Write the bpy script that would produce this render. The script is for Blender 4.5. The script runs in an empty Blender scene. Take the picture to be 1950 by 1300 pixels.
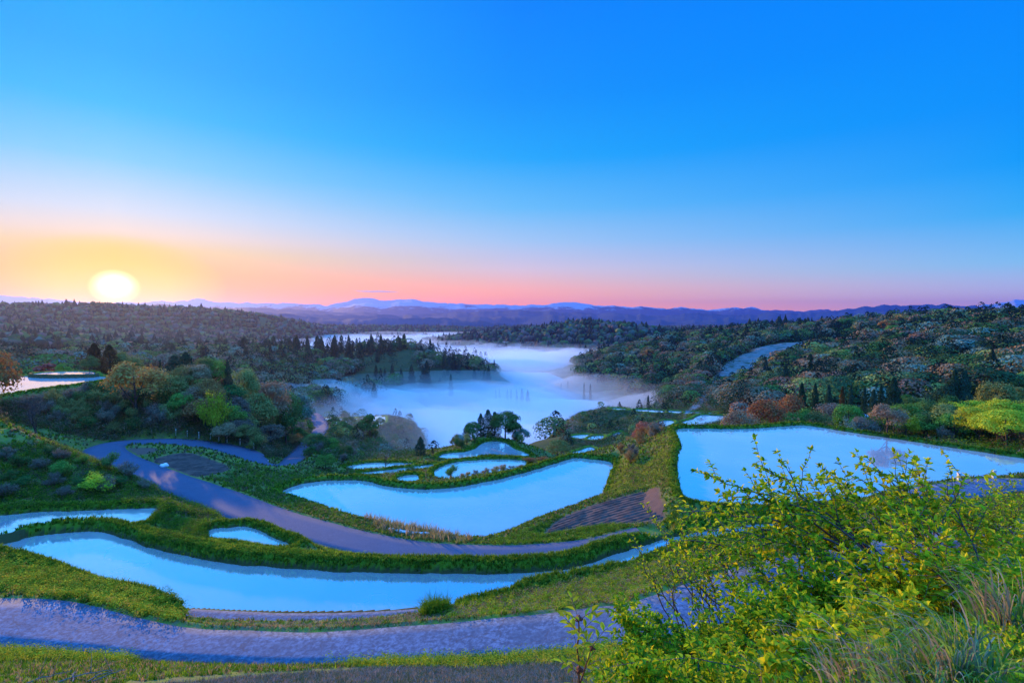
import bpy, bmesh, math, random
import numpy as np
from mathutils import Vector, Matrix

R = math.radians
C = bpy.context.scene
rng = np.random.default_rng(7)
random.seed(7)

# ------------------------------------------------------------------ camera
FPX = 975.0                       # focal length in photograph pixels (photo 1950 x 1300)
PITCH = math.atan(45 / FPX)       # camera looks slightly down; horizon at photo row 605
cam_d = bpy.data.cameras.new('camera')
cam = bpy.data.objects.new('camera', cam_d)
C.collection.objects.link(cam)
cam_d.sensor_width = 36
cam_d.lens = 36 * FPX / 1950
cam_d.clip_start = 0.1
cam_d.clip_end = 60000
cam.location = (0, 0, 0)
cam.rotation_euler = (math.pi / 2 - PITCH, 0, 0)
C.camera = cam

C.view_settings.view_transform = 'Standard'
C.view_settings.look = 'None'
C.view_settings.exposure = 0.6
C.view_settings.gamma = 1.0
C.render.engine = 'CYCLES'
C.cycles.use_denoising = True
C.cycles.sample_clamp_indirect = 6
try:
    C.cycles.denoiser = 'OPENIMAGEDENOISE'
except Exception:
    pass
C.cycles.max_bounces = 24
C.cycles.diffuse_bounces = 2
C.cycles.glossy_bounces = 3
C.cycles.transmission_bounces = 3
C.cycles.volume_bounces = 24
C.cycles.transparent_max_bounces = 6
C.cycles.caustics_reflective = False
C.cycles.caustics_refractive = False

SUN_AZ = R(-37.7)
SUN_EL = R(2.7)        # the disc seen in the sky
LAMP_EL = R(8.5)


def srgb(r, g, b, k=1.0):
    def f(c):
        c /= 255.0
        return (c / 12.92 if c <= 0.04045 else ((c + 0.055) / 1.055) ** 2.4) * k
    return (f(r), f(g), f(b), 1.0)


# ------------------------------------------------------------------ world
W = bpy.data.worlds.new('World')
C.world = W
W.use_nodes = True
nt = W.node_tree
nt.nodes.clear()
N = nt.nodes.new
L = nt.links.new


def nmath(tree, op, a, b=None, clamp=False, c=None):
    n = tree.nodes.new('ShaderNodeMath')
    n.operation = op
    n.use_clamp = clamp
    for i, v in enumerate((a, b, c)):
        if v is None:
            continue
        if isinstance(v, (int, float)):
            n.inputs[i].default_value = v
        else:
            tree.links.new(v, n.inputs[i])
    return n.outputs[0]


def nramp(tree, fac, stops, interp='LINEAR'):
    n = tree.nodes.new('ShaderNodeValToRGB')
    cr = n.color_ramp
    cr.interpolation = interp
    while len(cr.elements) < len(stops):
        cr.elements.new(0.5)
    for e, (p, col) in zip(cr.elements, stops):
        e.position = p
        e.color = col
    tree.links.new(fac, n.inputs[0])
    return n.outputs[0]


def nmix(tree, fac, a, b, blend='MIX'):
    n = tree.nodes.new('ShaderNodeMix')
    n.data_type = 'RGBA'
    n.blend_type = blend
    n.clamp_factor = True
    for sock, v in ((n.inputs[0], fac), (n.inputs[6], a), (n.inputs[7], b)):
        if isinstance(v, (int, float)):
            sock.default_value = v
        elif isinstance(v, tuple):
            sock.default_value = v
        else:
            tree.links.new(v, sock)
    return n.outputs[2]


tc = N('ShaderNodeTexCoord')
sep = N('ShaderNodeSeparateXYZ')
L(tc.outputs['Generated'], sep.inputs[0])
el = nmath(nt, 'MULTIPLY', nmath(nt, 'ARCSINE', sep.outputs[2]), 180 / math.pi)
az = nmath(nt, 'MULTIPLY', nmath(nt, 'ARCTAN2', sep.outputs[0], sep.outputs[1]), 180 / math.pi)
daz = nmath(nt, 'ABSOLUTE', nmath(nt, 'SUBTRACT', az, math.degrees(SUN_AZ)))
daz = nmath(nt, 'MINIMUM', daz, nmath(nt, 'SUBTRACT', 360.0, daz))
e01 = nmath(nt, 'DIVIDE', el, 90.0, clamp=True)


def stops(lst):
    return [(e / 90.0, srgb(*c)) for e, c in lst]


ZEN = (75, 158, 255)
near = nramp(nt, e01, stops([(0, (255, 150, 0)), (1.5, (255, 155, 0)), (4.0, (255, 182, 10)), (6.2, (255, 214, 120)), (7.6, (248, 224, 205)), (9.4, (214, 226, 244)),
                             (13.7, (120, 208, 255)), (18, (25, 190, 255)), (22, (0, 176, 255)), (34, (0, 166, 255)), (48, ZEN)]))
midc = nramp(nt, e01, stops([(0, (255, 158, 100)), (1.4, (255, 172, 125)), (3.2, (252, 192, 180)), (5.4, (228, 212, 230)), (8.4, (172, 210, 250)),
                             (11.9, (106, 196, 255)), (17, (20, 172, 255)), (23, (0, 150, 255)), (34, (0, 128, 255)), (48, ZEN)]))
farc = nramp(nt, e01, stops([(0, (235, 180, 205)), (1.0, (226, 186, 220)), (2.2, (200, 200, 245)), (4.4, (140, 208, 255)), (8.3, (55, 182, 255)),
                             (12.2, (0, 162, 255)), (16, (0, 150, 255)), (24, (0, 138, 255)), (34, (0, 128, 255)), (48, ZEN)]))
w1 = nmath(nt, 'DIVIDE', daz, 38.0, clamp=True)
w1 = nmath(nt, 'SMOOTH_MIN', w1, 1.0, c=0.1) if False else w1
w2 = nmath(nt, 'DIVIDE', nmath(nt, 'SUBTRACT', daz, 38.0), 45.0, clamp=True)
skyc = nmix(nt, w2, nmix(nt, w1, near, midc), farc)
# glow around the sun: an ellipse wider than it is high
dx = nmath(nt, 'DIVIDE', daz, 1.9)
dy = nmath(nt, 'SUBTRACT', el, math.degrees(SUN_EL))
d2 = nmath(nt, 'SQRT', nmath(nt, 'ADD', nmath(nt, 'MULTIPLY', dx, dx), nmath(nt, 'MULTIPLY', dy, dy)))
glow = nramp(nt, nmath(nt, 'DIVIDE', d2, 12.0, clamp=True),
             [(0.0, (1, 1, 1, 1)), (1.9 / 12, (1, .86, .08, 1)), (2.9 / 12, (.9, .9, .9, 1)), (4.6 / 12, (.45, .45, .45, 1)), (1.0, (0, 0, 0, 1))])
g_y = nmath(nt, 'SUBTRACT', 1.0, nmath(nt, 'DIVIDE', d2, 4.6, clamp=True))
g_y = nmath(nt, 'MULTIPLY', nmath(nt, 'POWER', g_y, 0.8), 1.6, clamp=True)
skyc = nmix(nt, g_y, skyc, srgb(255, 208, 0, 1.1))
dx3 = nmath(nt, 'DIVIDE', daz, 1.2)
d3 = nmath(nt, 'SQRT', nmath(nt, 'ADD', nmath(nt, 'MULTIPLY', dx3, dx3), nmath(nt, 'MULTIPLY', dy, dy)))
core = nmath(nt, 'SUBTRACT', 1.0, nmath(nt, 'DIVIDE', nmath(nt, 'SUBTRACT', d3, .55), 1.1, clamp=True))
core = nmath(nt, 'POWER', core, 1.6)
skyc = nmix(nt, core, skyc, (4.0, 3.6, 2.6, 1))
# unseen high sky brightened as added fill; low sky boosted against haze, warmest sunward
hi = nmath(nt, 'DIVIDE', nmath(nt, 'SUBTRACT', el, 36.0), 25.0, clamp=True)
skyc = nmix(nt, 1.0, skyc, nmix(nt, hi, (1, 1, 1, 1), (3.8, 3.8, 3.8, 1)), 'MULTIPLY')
lo = nmath(nt, 'SUBTRACT', 1.0, nmath(nt, 'DIVIDE', el, 7.0, clamp=True))
lo = nmath(nt, 'MULTIPLY', lo, lo)
loc = nmix(nt, nmath(nt, 'DIVIDE', daz, 85.0, clamp=True), (3.4, 1.45, .0, 1), (1.3, 1.38, 1.0, 1))
skyc = nmix(nt, 1.0, skyc, nmix(nt, lo, (1, 1, 1, 1), loc), 'MULTIPLY')
# a little of the physical sky on top
sky = N('ShaderNodeTexSky')
sky.sky_type = 'NISHITA'
sky.sun_disc = False
sky.sun_elevation = LAMP_EL
sky.sun_rotation = SUN_AZ
sky.altitude = 300
sc1 = N('ShaderNodeVectorMath')
sc1.operation = 'SCALE'
L(sky.outputs[0], sc1.inputs[0])
sc1.inputs[3].default_value = 0.0004
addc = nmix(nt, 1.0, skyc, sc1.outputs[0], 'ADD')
# below the horizon: dim blue
below = nmath(nt, 'DIVIDE', nmath(nt, 'MULTIPLY', el, -1.0), 4.0, clamp=True)
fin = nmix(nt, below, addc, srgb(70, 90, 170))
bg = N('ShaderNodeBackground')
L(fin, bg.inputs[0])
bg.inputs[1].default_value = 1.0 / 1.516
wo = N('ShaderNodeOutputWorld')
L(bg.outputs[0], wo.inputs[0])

# ------------------------------------------------------------------ sun
sd = bpy.data.lights.new('sun', 'SUN')
sd.energy = 4.2
sd.angle = R(0.5)
sd.color = (1.0, 0.56, 0.13)
sun = bpy.data.objects.new('sun', sd)
C.collection.objects.link(sun)
sv = Vector((math.sin(SUN_AZ) * math.cos(LAMP_EL), math.cos(SUN_AZ) * math.cos(LAMP_EL), math.sin(LAMP_EL)))
sun.rotation_euler = (-sv).to_track_quat('-Z', 'Y').to_euler()
sun.location = (0, 0, 50)

# ------------------------------------------------------------------ helpers
CP, SP = math.cos(PITCH), math.sin(PITCH)


def ray(px, py):
    x = (px - 975.0) / FPX
    y = -(py - 650.0) / FPX
    return np.array([x, CP + y * SP, -SP + y * CP])


def P(px, py, z):
    """Point of the place at height z seen at photograph pixel (px, py)."""
    d = ray(px, py)
    return d * (z / d[2])


def PD(px, d, z):
    """Point at forward distance d (metres) and height z, in the direction of pixel column px."""
    return np.array([(px - 975.0) / FPX * d, d, z])


def PY(px, py, d):
    """Point at forward distance d seen at pixel (px, py)."""
    r = ray(px, py)
    return r * (d / r[1])


def tag(o, label=None, cat=None, group=None, kind=None):
    if label:
        o['label'] = label
    if cat:
        o['category'] = cat
    if group:
        o['group'] = group
    if kind:
        o['kind'] = kind
    return o


def mesh_np(name, verts, faces, mats=None, smooth=False, attrs=None, mat_idx=None):
    """faces: (N,3) or (N,4) int array, or list of such arrays."""
    if not isinstance(faces, (list, tuple)):
        faces = [faces]
    faces = [np.asarray(f, np.int32) for f in faces if len(f)]
    me = bpy.data.meshes.new(name)
    verts = np.asarray(verts, np.float32)
    me.vertices.add(len(verts))
    me.vertices.foreach_set('co', verts.ravel())
    nl = sum(f.size for f in faces)
    nf = sum(len(f) for f in faces)
    me.loops.add(nl)
    me.loops.foreach_set('vertex_index', np.concatenate([f.ravel() for f in faces]))
    me.polygons.add(nf)
    tot = np.concatenate([np.full(len(f), f.shape[1], np.int32) for f in faces])
    st = np.concatenate([[0], np.cumsum(tot)[:-1]]).astype(np.int32)
    me.polygons.foreach_set('loop_start', st)
    if smooth:
        me.polygons.foreach_set('use_smooth', np.ones(nf, bool))
    else:
        me.polygons.foreach_set('use_smooth', np.zeros(nf, bool))
    if mat_idx is not None:
        me.polygons.foreach_set('material_index', np.asarray(mat_idx, np.int32))
    for m in (mats or []):
        me.materials.append(m)
    for an, (dom, arr) in (attrs or {}).items():
        a = me.color_attributes.new(an, 'FLOAT_COLOR', dom)
        a.data.foreach_set('color', np.asarray(arr, np.float32).ravel())
    me.update(calc_edges=True)
    return me


def link(name, me, parent=None):
    o = bpy.data.objects.new(name, me)
    C.collection.objects.link(o)
    if parent is not None:
        o.parent = parent
    return o


def _hash(ix, iy, seed):
    h = (ix.astype(np.int64) * 374761393 + iy.astype(np.int64) * 668265263 + seed * 1442695041) & 0xFFFFFFFF
    h = ((h ^ (h >> 13)) * 1274126177) & 0xFFFFFFFF
    return ((h ^ (h >> 16)) & 0xFFFF) / 65535.0


def vnoise(x, y, seed=0):
    ix, iy = np.floor(x), np.floor(y)
    fx, fy = x - ix, y - iy
    fx = fx * fx * (3 - 2 * fx)
    fy = fy * fy * (3 - 2 * fy)
    a, b = _hash(ix, iy, seed), _hash(ix + 1, iy, seed)
    c, d = _hash(ix, iy + 1, seed), _hash(ix + 1, iy + 1, seed)
    return (a * (1 - fx) + b * fx) * (1 - fy) + (c * (1 - fx) + d * fx) * fy


def fbm(x, y, s, oct=4, seed=0):
    """-1..1 fractal noise, s = size of the largest lumps in metres"""
    v, a, t = 0, 1.0, 0
    for k in range(oct):
        v = v + a * (vnoise(x / s + 17.3 * k, y / s - 9.1 * k, seed + k) * 2 - 1)
        t += a
        a *= 0.5
        s *= 0.5
    return v / t


def smooth_poly(pts, n=6, closed=True):
    """Catmull-Rom through pts (k-dimensional)."""
    pts = np.asarray(pts, float)
    m = len(pts)
    out = []
    rngs = range(m) if closed else range(m - 1)
    for i in rngs:
        if closed:
            p0, p1, p2, p3 = pts[i - 1], pts[i], pts[(i + 1) % m], pts[(i + 2) % m]
        else:
            p0, p1, p2, p3 = pts[max(i - 1, 0)], pts[i], pts[i + 1], pts[min(i + 2, m - 1)]
        for k in range(n):
            t = k / n
            out.append(0.5 * ((2 * p1) + (-p0 + p2) * t + (2 * p0 - 5 * p1 + 4 * p2 - p3) * t * t + (-p0 + 3 * p1 - 3 * p2 + p3) * t ** 3))
    if not closed:
        out.append(pts[-1])
    return np.array(out)


def poly_sd(X, Y, poly):
    """signed distance to closed polygon (negative inside)"""
    inside = np.zeros(X.shape, bool)
    dmin = np.full(X.shape, 1e18)
    m = len(poly)
    for i in range(m):
        ax, ay = poly[i][:2]
        bx, by = poly[(i + 1) % m][:2]
        ex, ey = bx - ax, by - ay
        l2 = ex * ex + ey * ey + 1e-12
        t = np.clip(((X - ax) * ex + (Y - ay) * ey) / l2, 0, 1)
        d = (X - ax - t * ex) ** 2 + (Y - ay - t * ey) ** 2
        dmin = np.minimum(dmin, d)
        if ay != by:
            c = ((ay > Y) != (by > Y)) & (X < ex * (Y - ay) / (by - ay) + ax)
            inside ^= c
    d = np.sqrt(dmin)
    return np.where(inside, -d, d)


def line_sd(X, Y, line):
    """distance to open polyline with per-vertex z and half width: (dist, z, hw)"""
    best = np.full(X.shape, 1e18)
    zz = np.zeros(X.shape)
    hh = np.zeros(X.shape)
    for i in range(len(line) - 1):
        a, b = line[i], line[i + 1]
        ex, ey = b[0] - a[0], b[1] - a[1]
        l2 = ex * ex + ey * ey + 1e-12
        t = np.clip(((X - a[0]) * ex + (Y - a[1]) * ey) / l2, 0, 1)
        d = (X - a[0] - t * ex) ** 2 + (Y - a[1] - t * ey) ** 2
        m = d < best
        best = np.where(m, d, best)
        zz = np.where(m, a[2] + t * (b[2] - a[2]), zz)
        hh = np.where(m, a[3] + t * (b[3] - a[3]), hh)
    return np.sqrt(best), zz, hh


# ------------------------------------------------------------------ materials
def new_mat(name):
    m = bpy.data.materials.new(name)
    m.use_nodes = True
    t = m.node_tree
    t.nodes.clear()
    out = t.nodes.new('ShaderNodeOutputMaterial')
    return m, t, out


def tex_noise(t, scale, detail=4, rough=0.6, coord='Object', dist=0.0, vec=None):
    n = t.nodes.new('ShaderNodeTexNoise')
    n.inputs['Scale'].default_value = scale
    n.inputs['Detail'].default_value = detail
    n.inputs['Roughness'].default_value = rough
    n.inputs['Distortion'].default_value = dist
    if vec is None:
        c = t.nodes.new('ShaderNodeTexCoord')
        t.links.new(c.outputs[coord], n.inputs['Vector'])
    else:
        t.links.new(vec, n.inputs['Vector'])
    return n.outputs['Fac']


def principled(t, out, col, rough=0.8, spec=0.3, bump=None, bump_d=0.02):
    p = t.nodes.new('ShaderNodeBsdfPrincipled')
    if isinstance(col, tuple):
        p.inputs['Base Color'].default_value = col
    else:
        t.links.new(col, p.inputs['Base Color'])
    if isinstance(rough, (int, float)):
        p.inputs['Roughness'].default_value = rough
    else:
        t.links.new(rough, p.inputs['Roughness'])
    p.inputs['Specular IOR Level'].default_value = spec
    if bump is not None:
        b = t.nodes.new('ShaderNodeBump')
        b.inputs['Distance'].default_value = bump_d
        b.inputs['Strength'].default_value = 1.0
        t.links.new(bump, b.inputs['Height'])
        t.links.new(b.outputs[0], p.inputs['Normal'])
    t.links.new(p.outputs[0], out.inputs[0])
    return p


def simple_mat(name, c1, c2, scale=3.0, rough=0.8, bump_d=0.02, spec=0.3, detail=5):
    m, t, out = new_mat(name)
    f = tex_noise(t, scale, detail, 0.65)
    f = nramp(t, f, [(0.3, c1), (0.7, c2)])
    principled(t, out, f, rough, spec, tex_noise(t, scale * 4, 4), bump_d)
    return m


def leaf_mat(name, c1, c2, trans=0.22, hue_var=1.0):
    """foliage: colour varies leaf by leaf and plant by plant; half of the light passes through the leaf"""
    m, t, out = new_mat(name)
    g = t.nodes.new('ShaderNodeNewGeometry')
    oi = t.nodes.new('ShaderNodeObjectInfo')
    f = nmix(t, g.outputs['Random Per Island'], c1, c2)
    hsv = t.nodes.new('ShaderNodeHueSaturation')
    t.links.new(f, hsv.inputs['Color'])
    hv = nmath(t, 'MULTIPLY_ADD', oi.outputs['Random'], 0.05 * hue_var, c=0.5 - 0.025 * hue_var)
    t.links.new(hv, hsv.inputs['Hue'])
    vv = nmath(t, 'MULTIPLY_ADD', oi.outputs['Random'], 0.45, c=0.78)
    t.links.new(vv, hsv.inputs['Value'])
    d = t.nodes.new('ShaderNodeBsdfDiffuse')
    tr = t.nodes.new('ShaderNodeBsdfTranslucent')
    t.links.new(hsv.outputs[0], d.inputs[0])
    t.links.new(hsv.outputs[0], tr.inputs[0])
    mx = t.nodes.new('ShaderNodeMixShader')
    mx.inputs[0].default_value = trans
    t.links.new(d.outputs[0], mx.inputs[1])
    t.links.new(tr.outputs[0], mx.inputs[2])
    t.links.new(mx.outputs[0], out.inputs[0])
    return m


def volume_mat(name, dens, color=(1, 1, 1, 1), g=0.3):
    m, t, out = new_mat(name)
    v = t.nodes.new('ShaderNodeVolumePrincipled')
    v.inputs['Color'].default_value = color
    v.inputs['Density'].default_value = dens
    v.inputs['Anisotropy'].default_value = g
    v.inputs['Density Attribute'].default_value = ''
    t.links.new(v.outputs[0], out.inputs['Volume'])
    return m
# ------------------------------------------------------------------ the lie of the land
# (px, py, z): ground seen at that photograph pixel and height;  (px, 'd', d, z): ground at distance d
CTRL = [
 # hill the camera stands on
 (975, 'd', 1.0, -1.75), (400, 'd', 2.0, -3.2), (975, 'd', 3, -3.6), (1500, 'd', 1.5, -1.8), (1950, 'd', 1.2, -1.7), (2300, 'd', 1.5, -1.6), (0, 'd', 2.0, -3.0), (-600, 'd', 2, -2.5),
 (1500, 1290, -2.5), (1900, 1210, -2.1), (1900, 1110, -3.4), (1500, 1170, -4.6), (1260, 1285, -4.6), (1150, 1290, -6.2), (2200, 1100, -2.6),
 (1000, 1292, -8.2), (700, 1290, -9.3), (300, 1290, -9.8), (0, 1290, -10.2), (-300, 1290, -10.2), (500, 1255, -12.6), (100, 1262, -12.6), (900, 1262, -11.2), (1150, 1250, -9.4),
 (1380, 1180, -9.2), (1600, 1120, -7.4), (1800, 1075, -7.6), (2000, 1050, -7.6),
 # farm road and front paddy
 (600, 1232, -13.8), (600, 1203, -14.6), (300, 1196, -14.9), (100, 1195, -14.3), (1000, 1208, -13), (1250, 1180, -12), (1550, 1085, -11.4), (1850, 1040, -11),
 (500, 1120, -16), (100, 1040, -16), (900, 1120, -16), (1300, 1025, -16), (-300, 1050, -16), (1600, 1010, -15), (1850, 985, -13.2), (1900, 930, -12.2), (2100, 960, -12), (2300, 1000, -9),
 # left mound and small paddy
 (100, 985, -15.7), (450, 1020, -16.2), (330, 985, -16.3), (-100, 985, -15.6),
 (0, 788, -11.2), (-200, 780, -10.6), (100, 810, -11.9), (180, 850, -13.2), (250, 900, -15.4), (300, 940, -17.2), (60, 900, -14.4), (150, 930, -15.4), (0, 940, -15),
 (50, 'd', 66, -15.5), (-100, 'd', 68, -14), (150, 'd', 64, -17),
 # asphalt road, island field, middle paddy
 (900, 1055, -18), (600, 1010, -18.1), (300, 905, -18.5), (330, 880, -18.6), (450, 915, -19.2), (520, 930, -20),
 (840, 980, -20), (1100, 920, -20), (600, 930, -20), (1150, 985, -17.8), (1240, 960, -16.2), (1200, 900, -17.6), (1240, 850, -17), (1280, 930, -15.6),
 (1500, 900, -15.2), (1900, 890, -15.2), (1300, 960, -15.6), (1600, 972, -15.0), (2200, 920, -14.6), (1050, 1030, -18.2),
 # small paddies in the middle
 (760, 905, -24.3), (860, 895, -24.2), (700, 888, -26), (920, 860, -27), (930, 826, -25), (860, 850, -28), (1010, 850, -29), (1060, 880, -27.5), (1140, 868, -25), (1000, 900, -23),
 (930, 'd', 135, -36), (930, 'd', 180, -56), (930, 'd', 240, -76), (700, 'd', 135, -41), (700, 'd', 175, -56), (810, 'd', 150, -46), (1060, 'd', 130, -40), (1060, 'd', 200, -58),
 (1200, 855, -22), (1230, 830, -18.5), (1255, 815, -17.5),
 # left hill
 (0, 735, -12.5), (150, 725, -12.5), (120, 711, -12), (320, 722, -12.3), (-300, 740, -12), (230, 715, -12.2), (0, 775, -14.2), (-200, 770, -13.5),
 (150, 790, -16), (250, 755, -14.3), (250, 800, -17), (350, 785, -16.4), (350, 832, -18.9), (200, 838, -18.8), (450, 845, -19.6), (500, 868, -21.4),
 (420, 745, -15), (480, 768, -20), (540, 800, -28), (578, 815, -36), (450, 800, -18.8), (520, 845, -26), (567, 858, -33), (610, 815, -44), (587, 787, -52), (535, 830, -28.5),
 (450, 'd', 170, -38), (380, 'd', 140, -28), (300, 'd', 140, -25), (200, 'd', 150, -22), (100, 'd', 150, -20), (0, 'd', 150, -20), (-300, 'd', 150, -20), (520, 'd', 220, -50),
 (100, 'd', 300, -36), (300, 'd', 300, -42), (450, 'd', 280, -55), (-300, 'd', 300, -30),
 (100, 690, -42), (200, 642, -42), (300, 662, -46), (400, 652, -50), (50, 660, -35), (-300, 660, -30), (470, 655, -58),
 (640, 855, -43), (700, 872, -34), (620, 898, -26), (560, 905, -23.5), (650, 800, -58), (700, 835, -60), (760, 850, -64), (700, 803, -60), (650, 825, -55),
 # behind the right paddy
 (1300, 'd', 82, -25), (1400, 'd', 88, -25), (1500, 'd', 95, -25), (1600, 'd', 84, -21), (1700, 'd', 85, -20), (1900, 'd', 74, -18), (2200, 'd', 70, -17),
 (1750, 800, -25.5), (1770, 757, -29), (1900, 800, -21.5), (1600, 'd', 150, -31), (1400, 'd', 150, -37), (1300, 'd', 150, -39), (2200, 'd', 150, -22),
 (1250, 787, -42), (1180, 786, -43), (1340, 797, -40), (1200, 'd', 200, -44), (1120, 830, -46), (1160, 840, -43.5), (1100, 815, -52), (1080, 850, -47), (1300, 'd', 300, -52), (1350, 760, -50), (1400, 740, -48), (1380, 730, -46), (1440, 690, -38),
 (1500, 670, -30), (1550, 655, -24), (1300, 712, -49), (1200, 702, -55), (1200, 676, -46), (1150, 700, -60), (1110, 720, -64), (1200, 740, -64), (1280, 750, -62),
 (1250, 655, -38), (1350, 640, -28), (1450, 625, -16), (1560, 632, -18), (1640, 620, -9), (1750, 618, -7), (1850, 620, -7), (1950, 622, -7.5), (2300, 620, -6),
 (1650, 680, -26), (1600, 720, -30), (1750, 720, -26), (1850, 690, -20), (1900, 725, -22), (1500, 740, -38), (1480, 700, -36), (1750, 650, -16), (1850, 655, -13.5), (2200, 700, -18),
 (1400, 'd', 1100, -45), (1700, 'd', 850, -30), (1950, 'd', 700, -22), (1250, 'd', 1000, -60),
 # middle hill far behind the fog
 (1100, 617, -17), (900, 640, -52), (1000, 629, -35), (1200, 621, -19), (1265, 638, -44), (850, 655, -66), (1000, 'd', 1000, -80), (1100, 'd', 850, -74), (1200, 'd', 950, -58), (1100, 'd', 2300, -75),
 # cedar ridge
 (450, 672, -46), (600, 670, -41), (700, 670, -39), (790, 664, -36), (830, 683, -48), (880, 692, -54), (930, 702, -60),
 (500, 720, -52), (600, 738, -63), (700, 717, -58), (760, 717, -60), (820, 715, -61), (640, 712, -54), (900, 722, -66), (600, 'd', 900, -76), (750, 'd', 900, -80), (450, 'd', 1000, -64),
 (590, 757, -64), (710, 748, -66), (860, 745, -72),
 # valley floor
 (900, 'd', 350, -88), (800, 'd', 300, -86), (1050, 'd', 350, -88), (1000, 'd', 600, -84), (650, 'd', 1600, -84), (800, 'd', 1300, -86), (1100, 'd', 480, -82), (1150, 'd', 300, -72), (700, 'd', 330, -78),
 (600, 'd', 330, -72), (950, 'd', 800, -86), (720, 'd', 260, -66),
 # far left ridge
 (-400, 'd', 1500, 30), (0, 582, 38), (60, 590, 22), (130, 580, 38), (230, 590, 26), (330, 594, 18), (400, 592, 22), (480, 598, 12), (560, 614, -16), (640, 634, -56),
 (0, 'd', 1000, -20), (200, 'd', 1300, -30), (400, 'd', 1300, -42), (300, 'd', 2800, -40), (0, 'd', 2800, -20), (500, 'd', 2600, -60),
 # beyond
 (700, 'd', 2600, -50), (900, 'd', 2600, -50), (1100, 'd', 3200, -60), (1400, 'd', 2500, -60), (1800, 'd', 2500, -50), (2300, 'd', 2500, -40), (-400, 'd', 3000, -30),
]
LANDSEED = 11
kp = []
for c in CTRL:
    kp.append(PD(c[0], c[2], c[3]) if c[1] == 'd' else P(*c))
for a_, r_, z_ in [(180, 3, -1.0), (120, 3, -1.4), (-120, 3, -1.8), (0, .8, -1.75), (60, .8, -1.75), (-60, .8, -1.8), (110, .8, -1.7), (-110, .8, -1.7), (180, .8, -1.6), (60, .5, -1.75), (-60, .5, -1.8), (150, .5, -1.7), (-150, .5, -1.7), (0, .5, -1.75), (180, 30, 4), (130, 30, 1), (-130, 30, -4), (90, 40, -8), (-90, 40, -12), (180, 300, 20), (110, 300, -5), (-110, 300, -20),
                   (90, 2000, 0), (-90, 2000, 0), (180, 3000, 30), (180, 9000, 0), (90, 9000, 0), (-90, 9000, 0), (0, 9000, -60), (-40, 9000, -60), (40, 9000, -60)]:
    kp.append(np.array([math.sin(R(a_)) * r_, math.cos(R(a_)) * r_, z_]))
kp = np.array(kp)
ku = np.stack([np.arctan2(kp[:, 0], kp[:, 1]), np.log(np.hypot(kp[:, 0], kp[:, 1]))], 1)


def _phi(d2):
    return np.sqrt(d2 + 0.0004)


# azimuth wraps round: embed it by also using shifted copies
ku3 = np.concatenate([ku, ku + [2 * math.pi, 0], ku - [2 * math.pi, 0]])
kz3 = np.concatenate([kp[:, 2]] * 3)
sel = np.abs(ku3[:, 0]) < 4.2
ku3, kz3 = ku3[sel], kz3[sel]
M_ = _phi(((ku3[:, None] - ku3[None]) ** 2).sum(-1))
M_ -= np.eye(len(M_)) * 0.004
KW = np.linalg.solve(M_, kz3 - kz3.mean())
KM = kz3.mean()


def base_uv(u, v):
    out = np.empty(u.shape)
    uf, vf, of = u.ravel(), v.ravel(), out.ravel()
    for s in range(0, len(uf), 20000):
        uu, vv = uf[s:s + 20000], vf[s:s + 20000]
        of[s:s + 20000] = _phi((uu[:, None] - ku3[None, :, 0]) ** 2 + (vv[:, None] - ku3[None, :, 1]) ** 2) @ KW + KM
    return of.reshape(u.shape)


# coarse table of the base relief, read back bilinearly
CU = np.arange(-math.pi, math.pi + 0.02, 0.016)
CV = np.arange(math.log(0.5), math.log(12000), 0.016)
_cu, _cv = np.meshgrid(CU, CV, indexing='ij')
CT = base_uv(_cu, _cv)


def base_z(X, Y):
    u = (np.arctan2(X, Y) - CU[0]) / 0.016
    v = (np.log(np.maximum(np.hypot(X, Y), 0.51)) - CV[0]) / 0.016
    i = np.clip(u.astype(int), 0, len(CU) - 2)
    j = np.clip(v.astype(int), 0, len(CV) - 2)
    fu, fv = np.clip(u - i, 0, 1), np.clip(v - j, 0, 1)
    return (CT[i, j] * (1 - fu) + CT[i + 1, j] * fu) * (1 - fv) + (CT[i, j + 1] * (1 - fu) + CT[i + 1, j + 1] * fu) * fv


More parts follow.
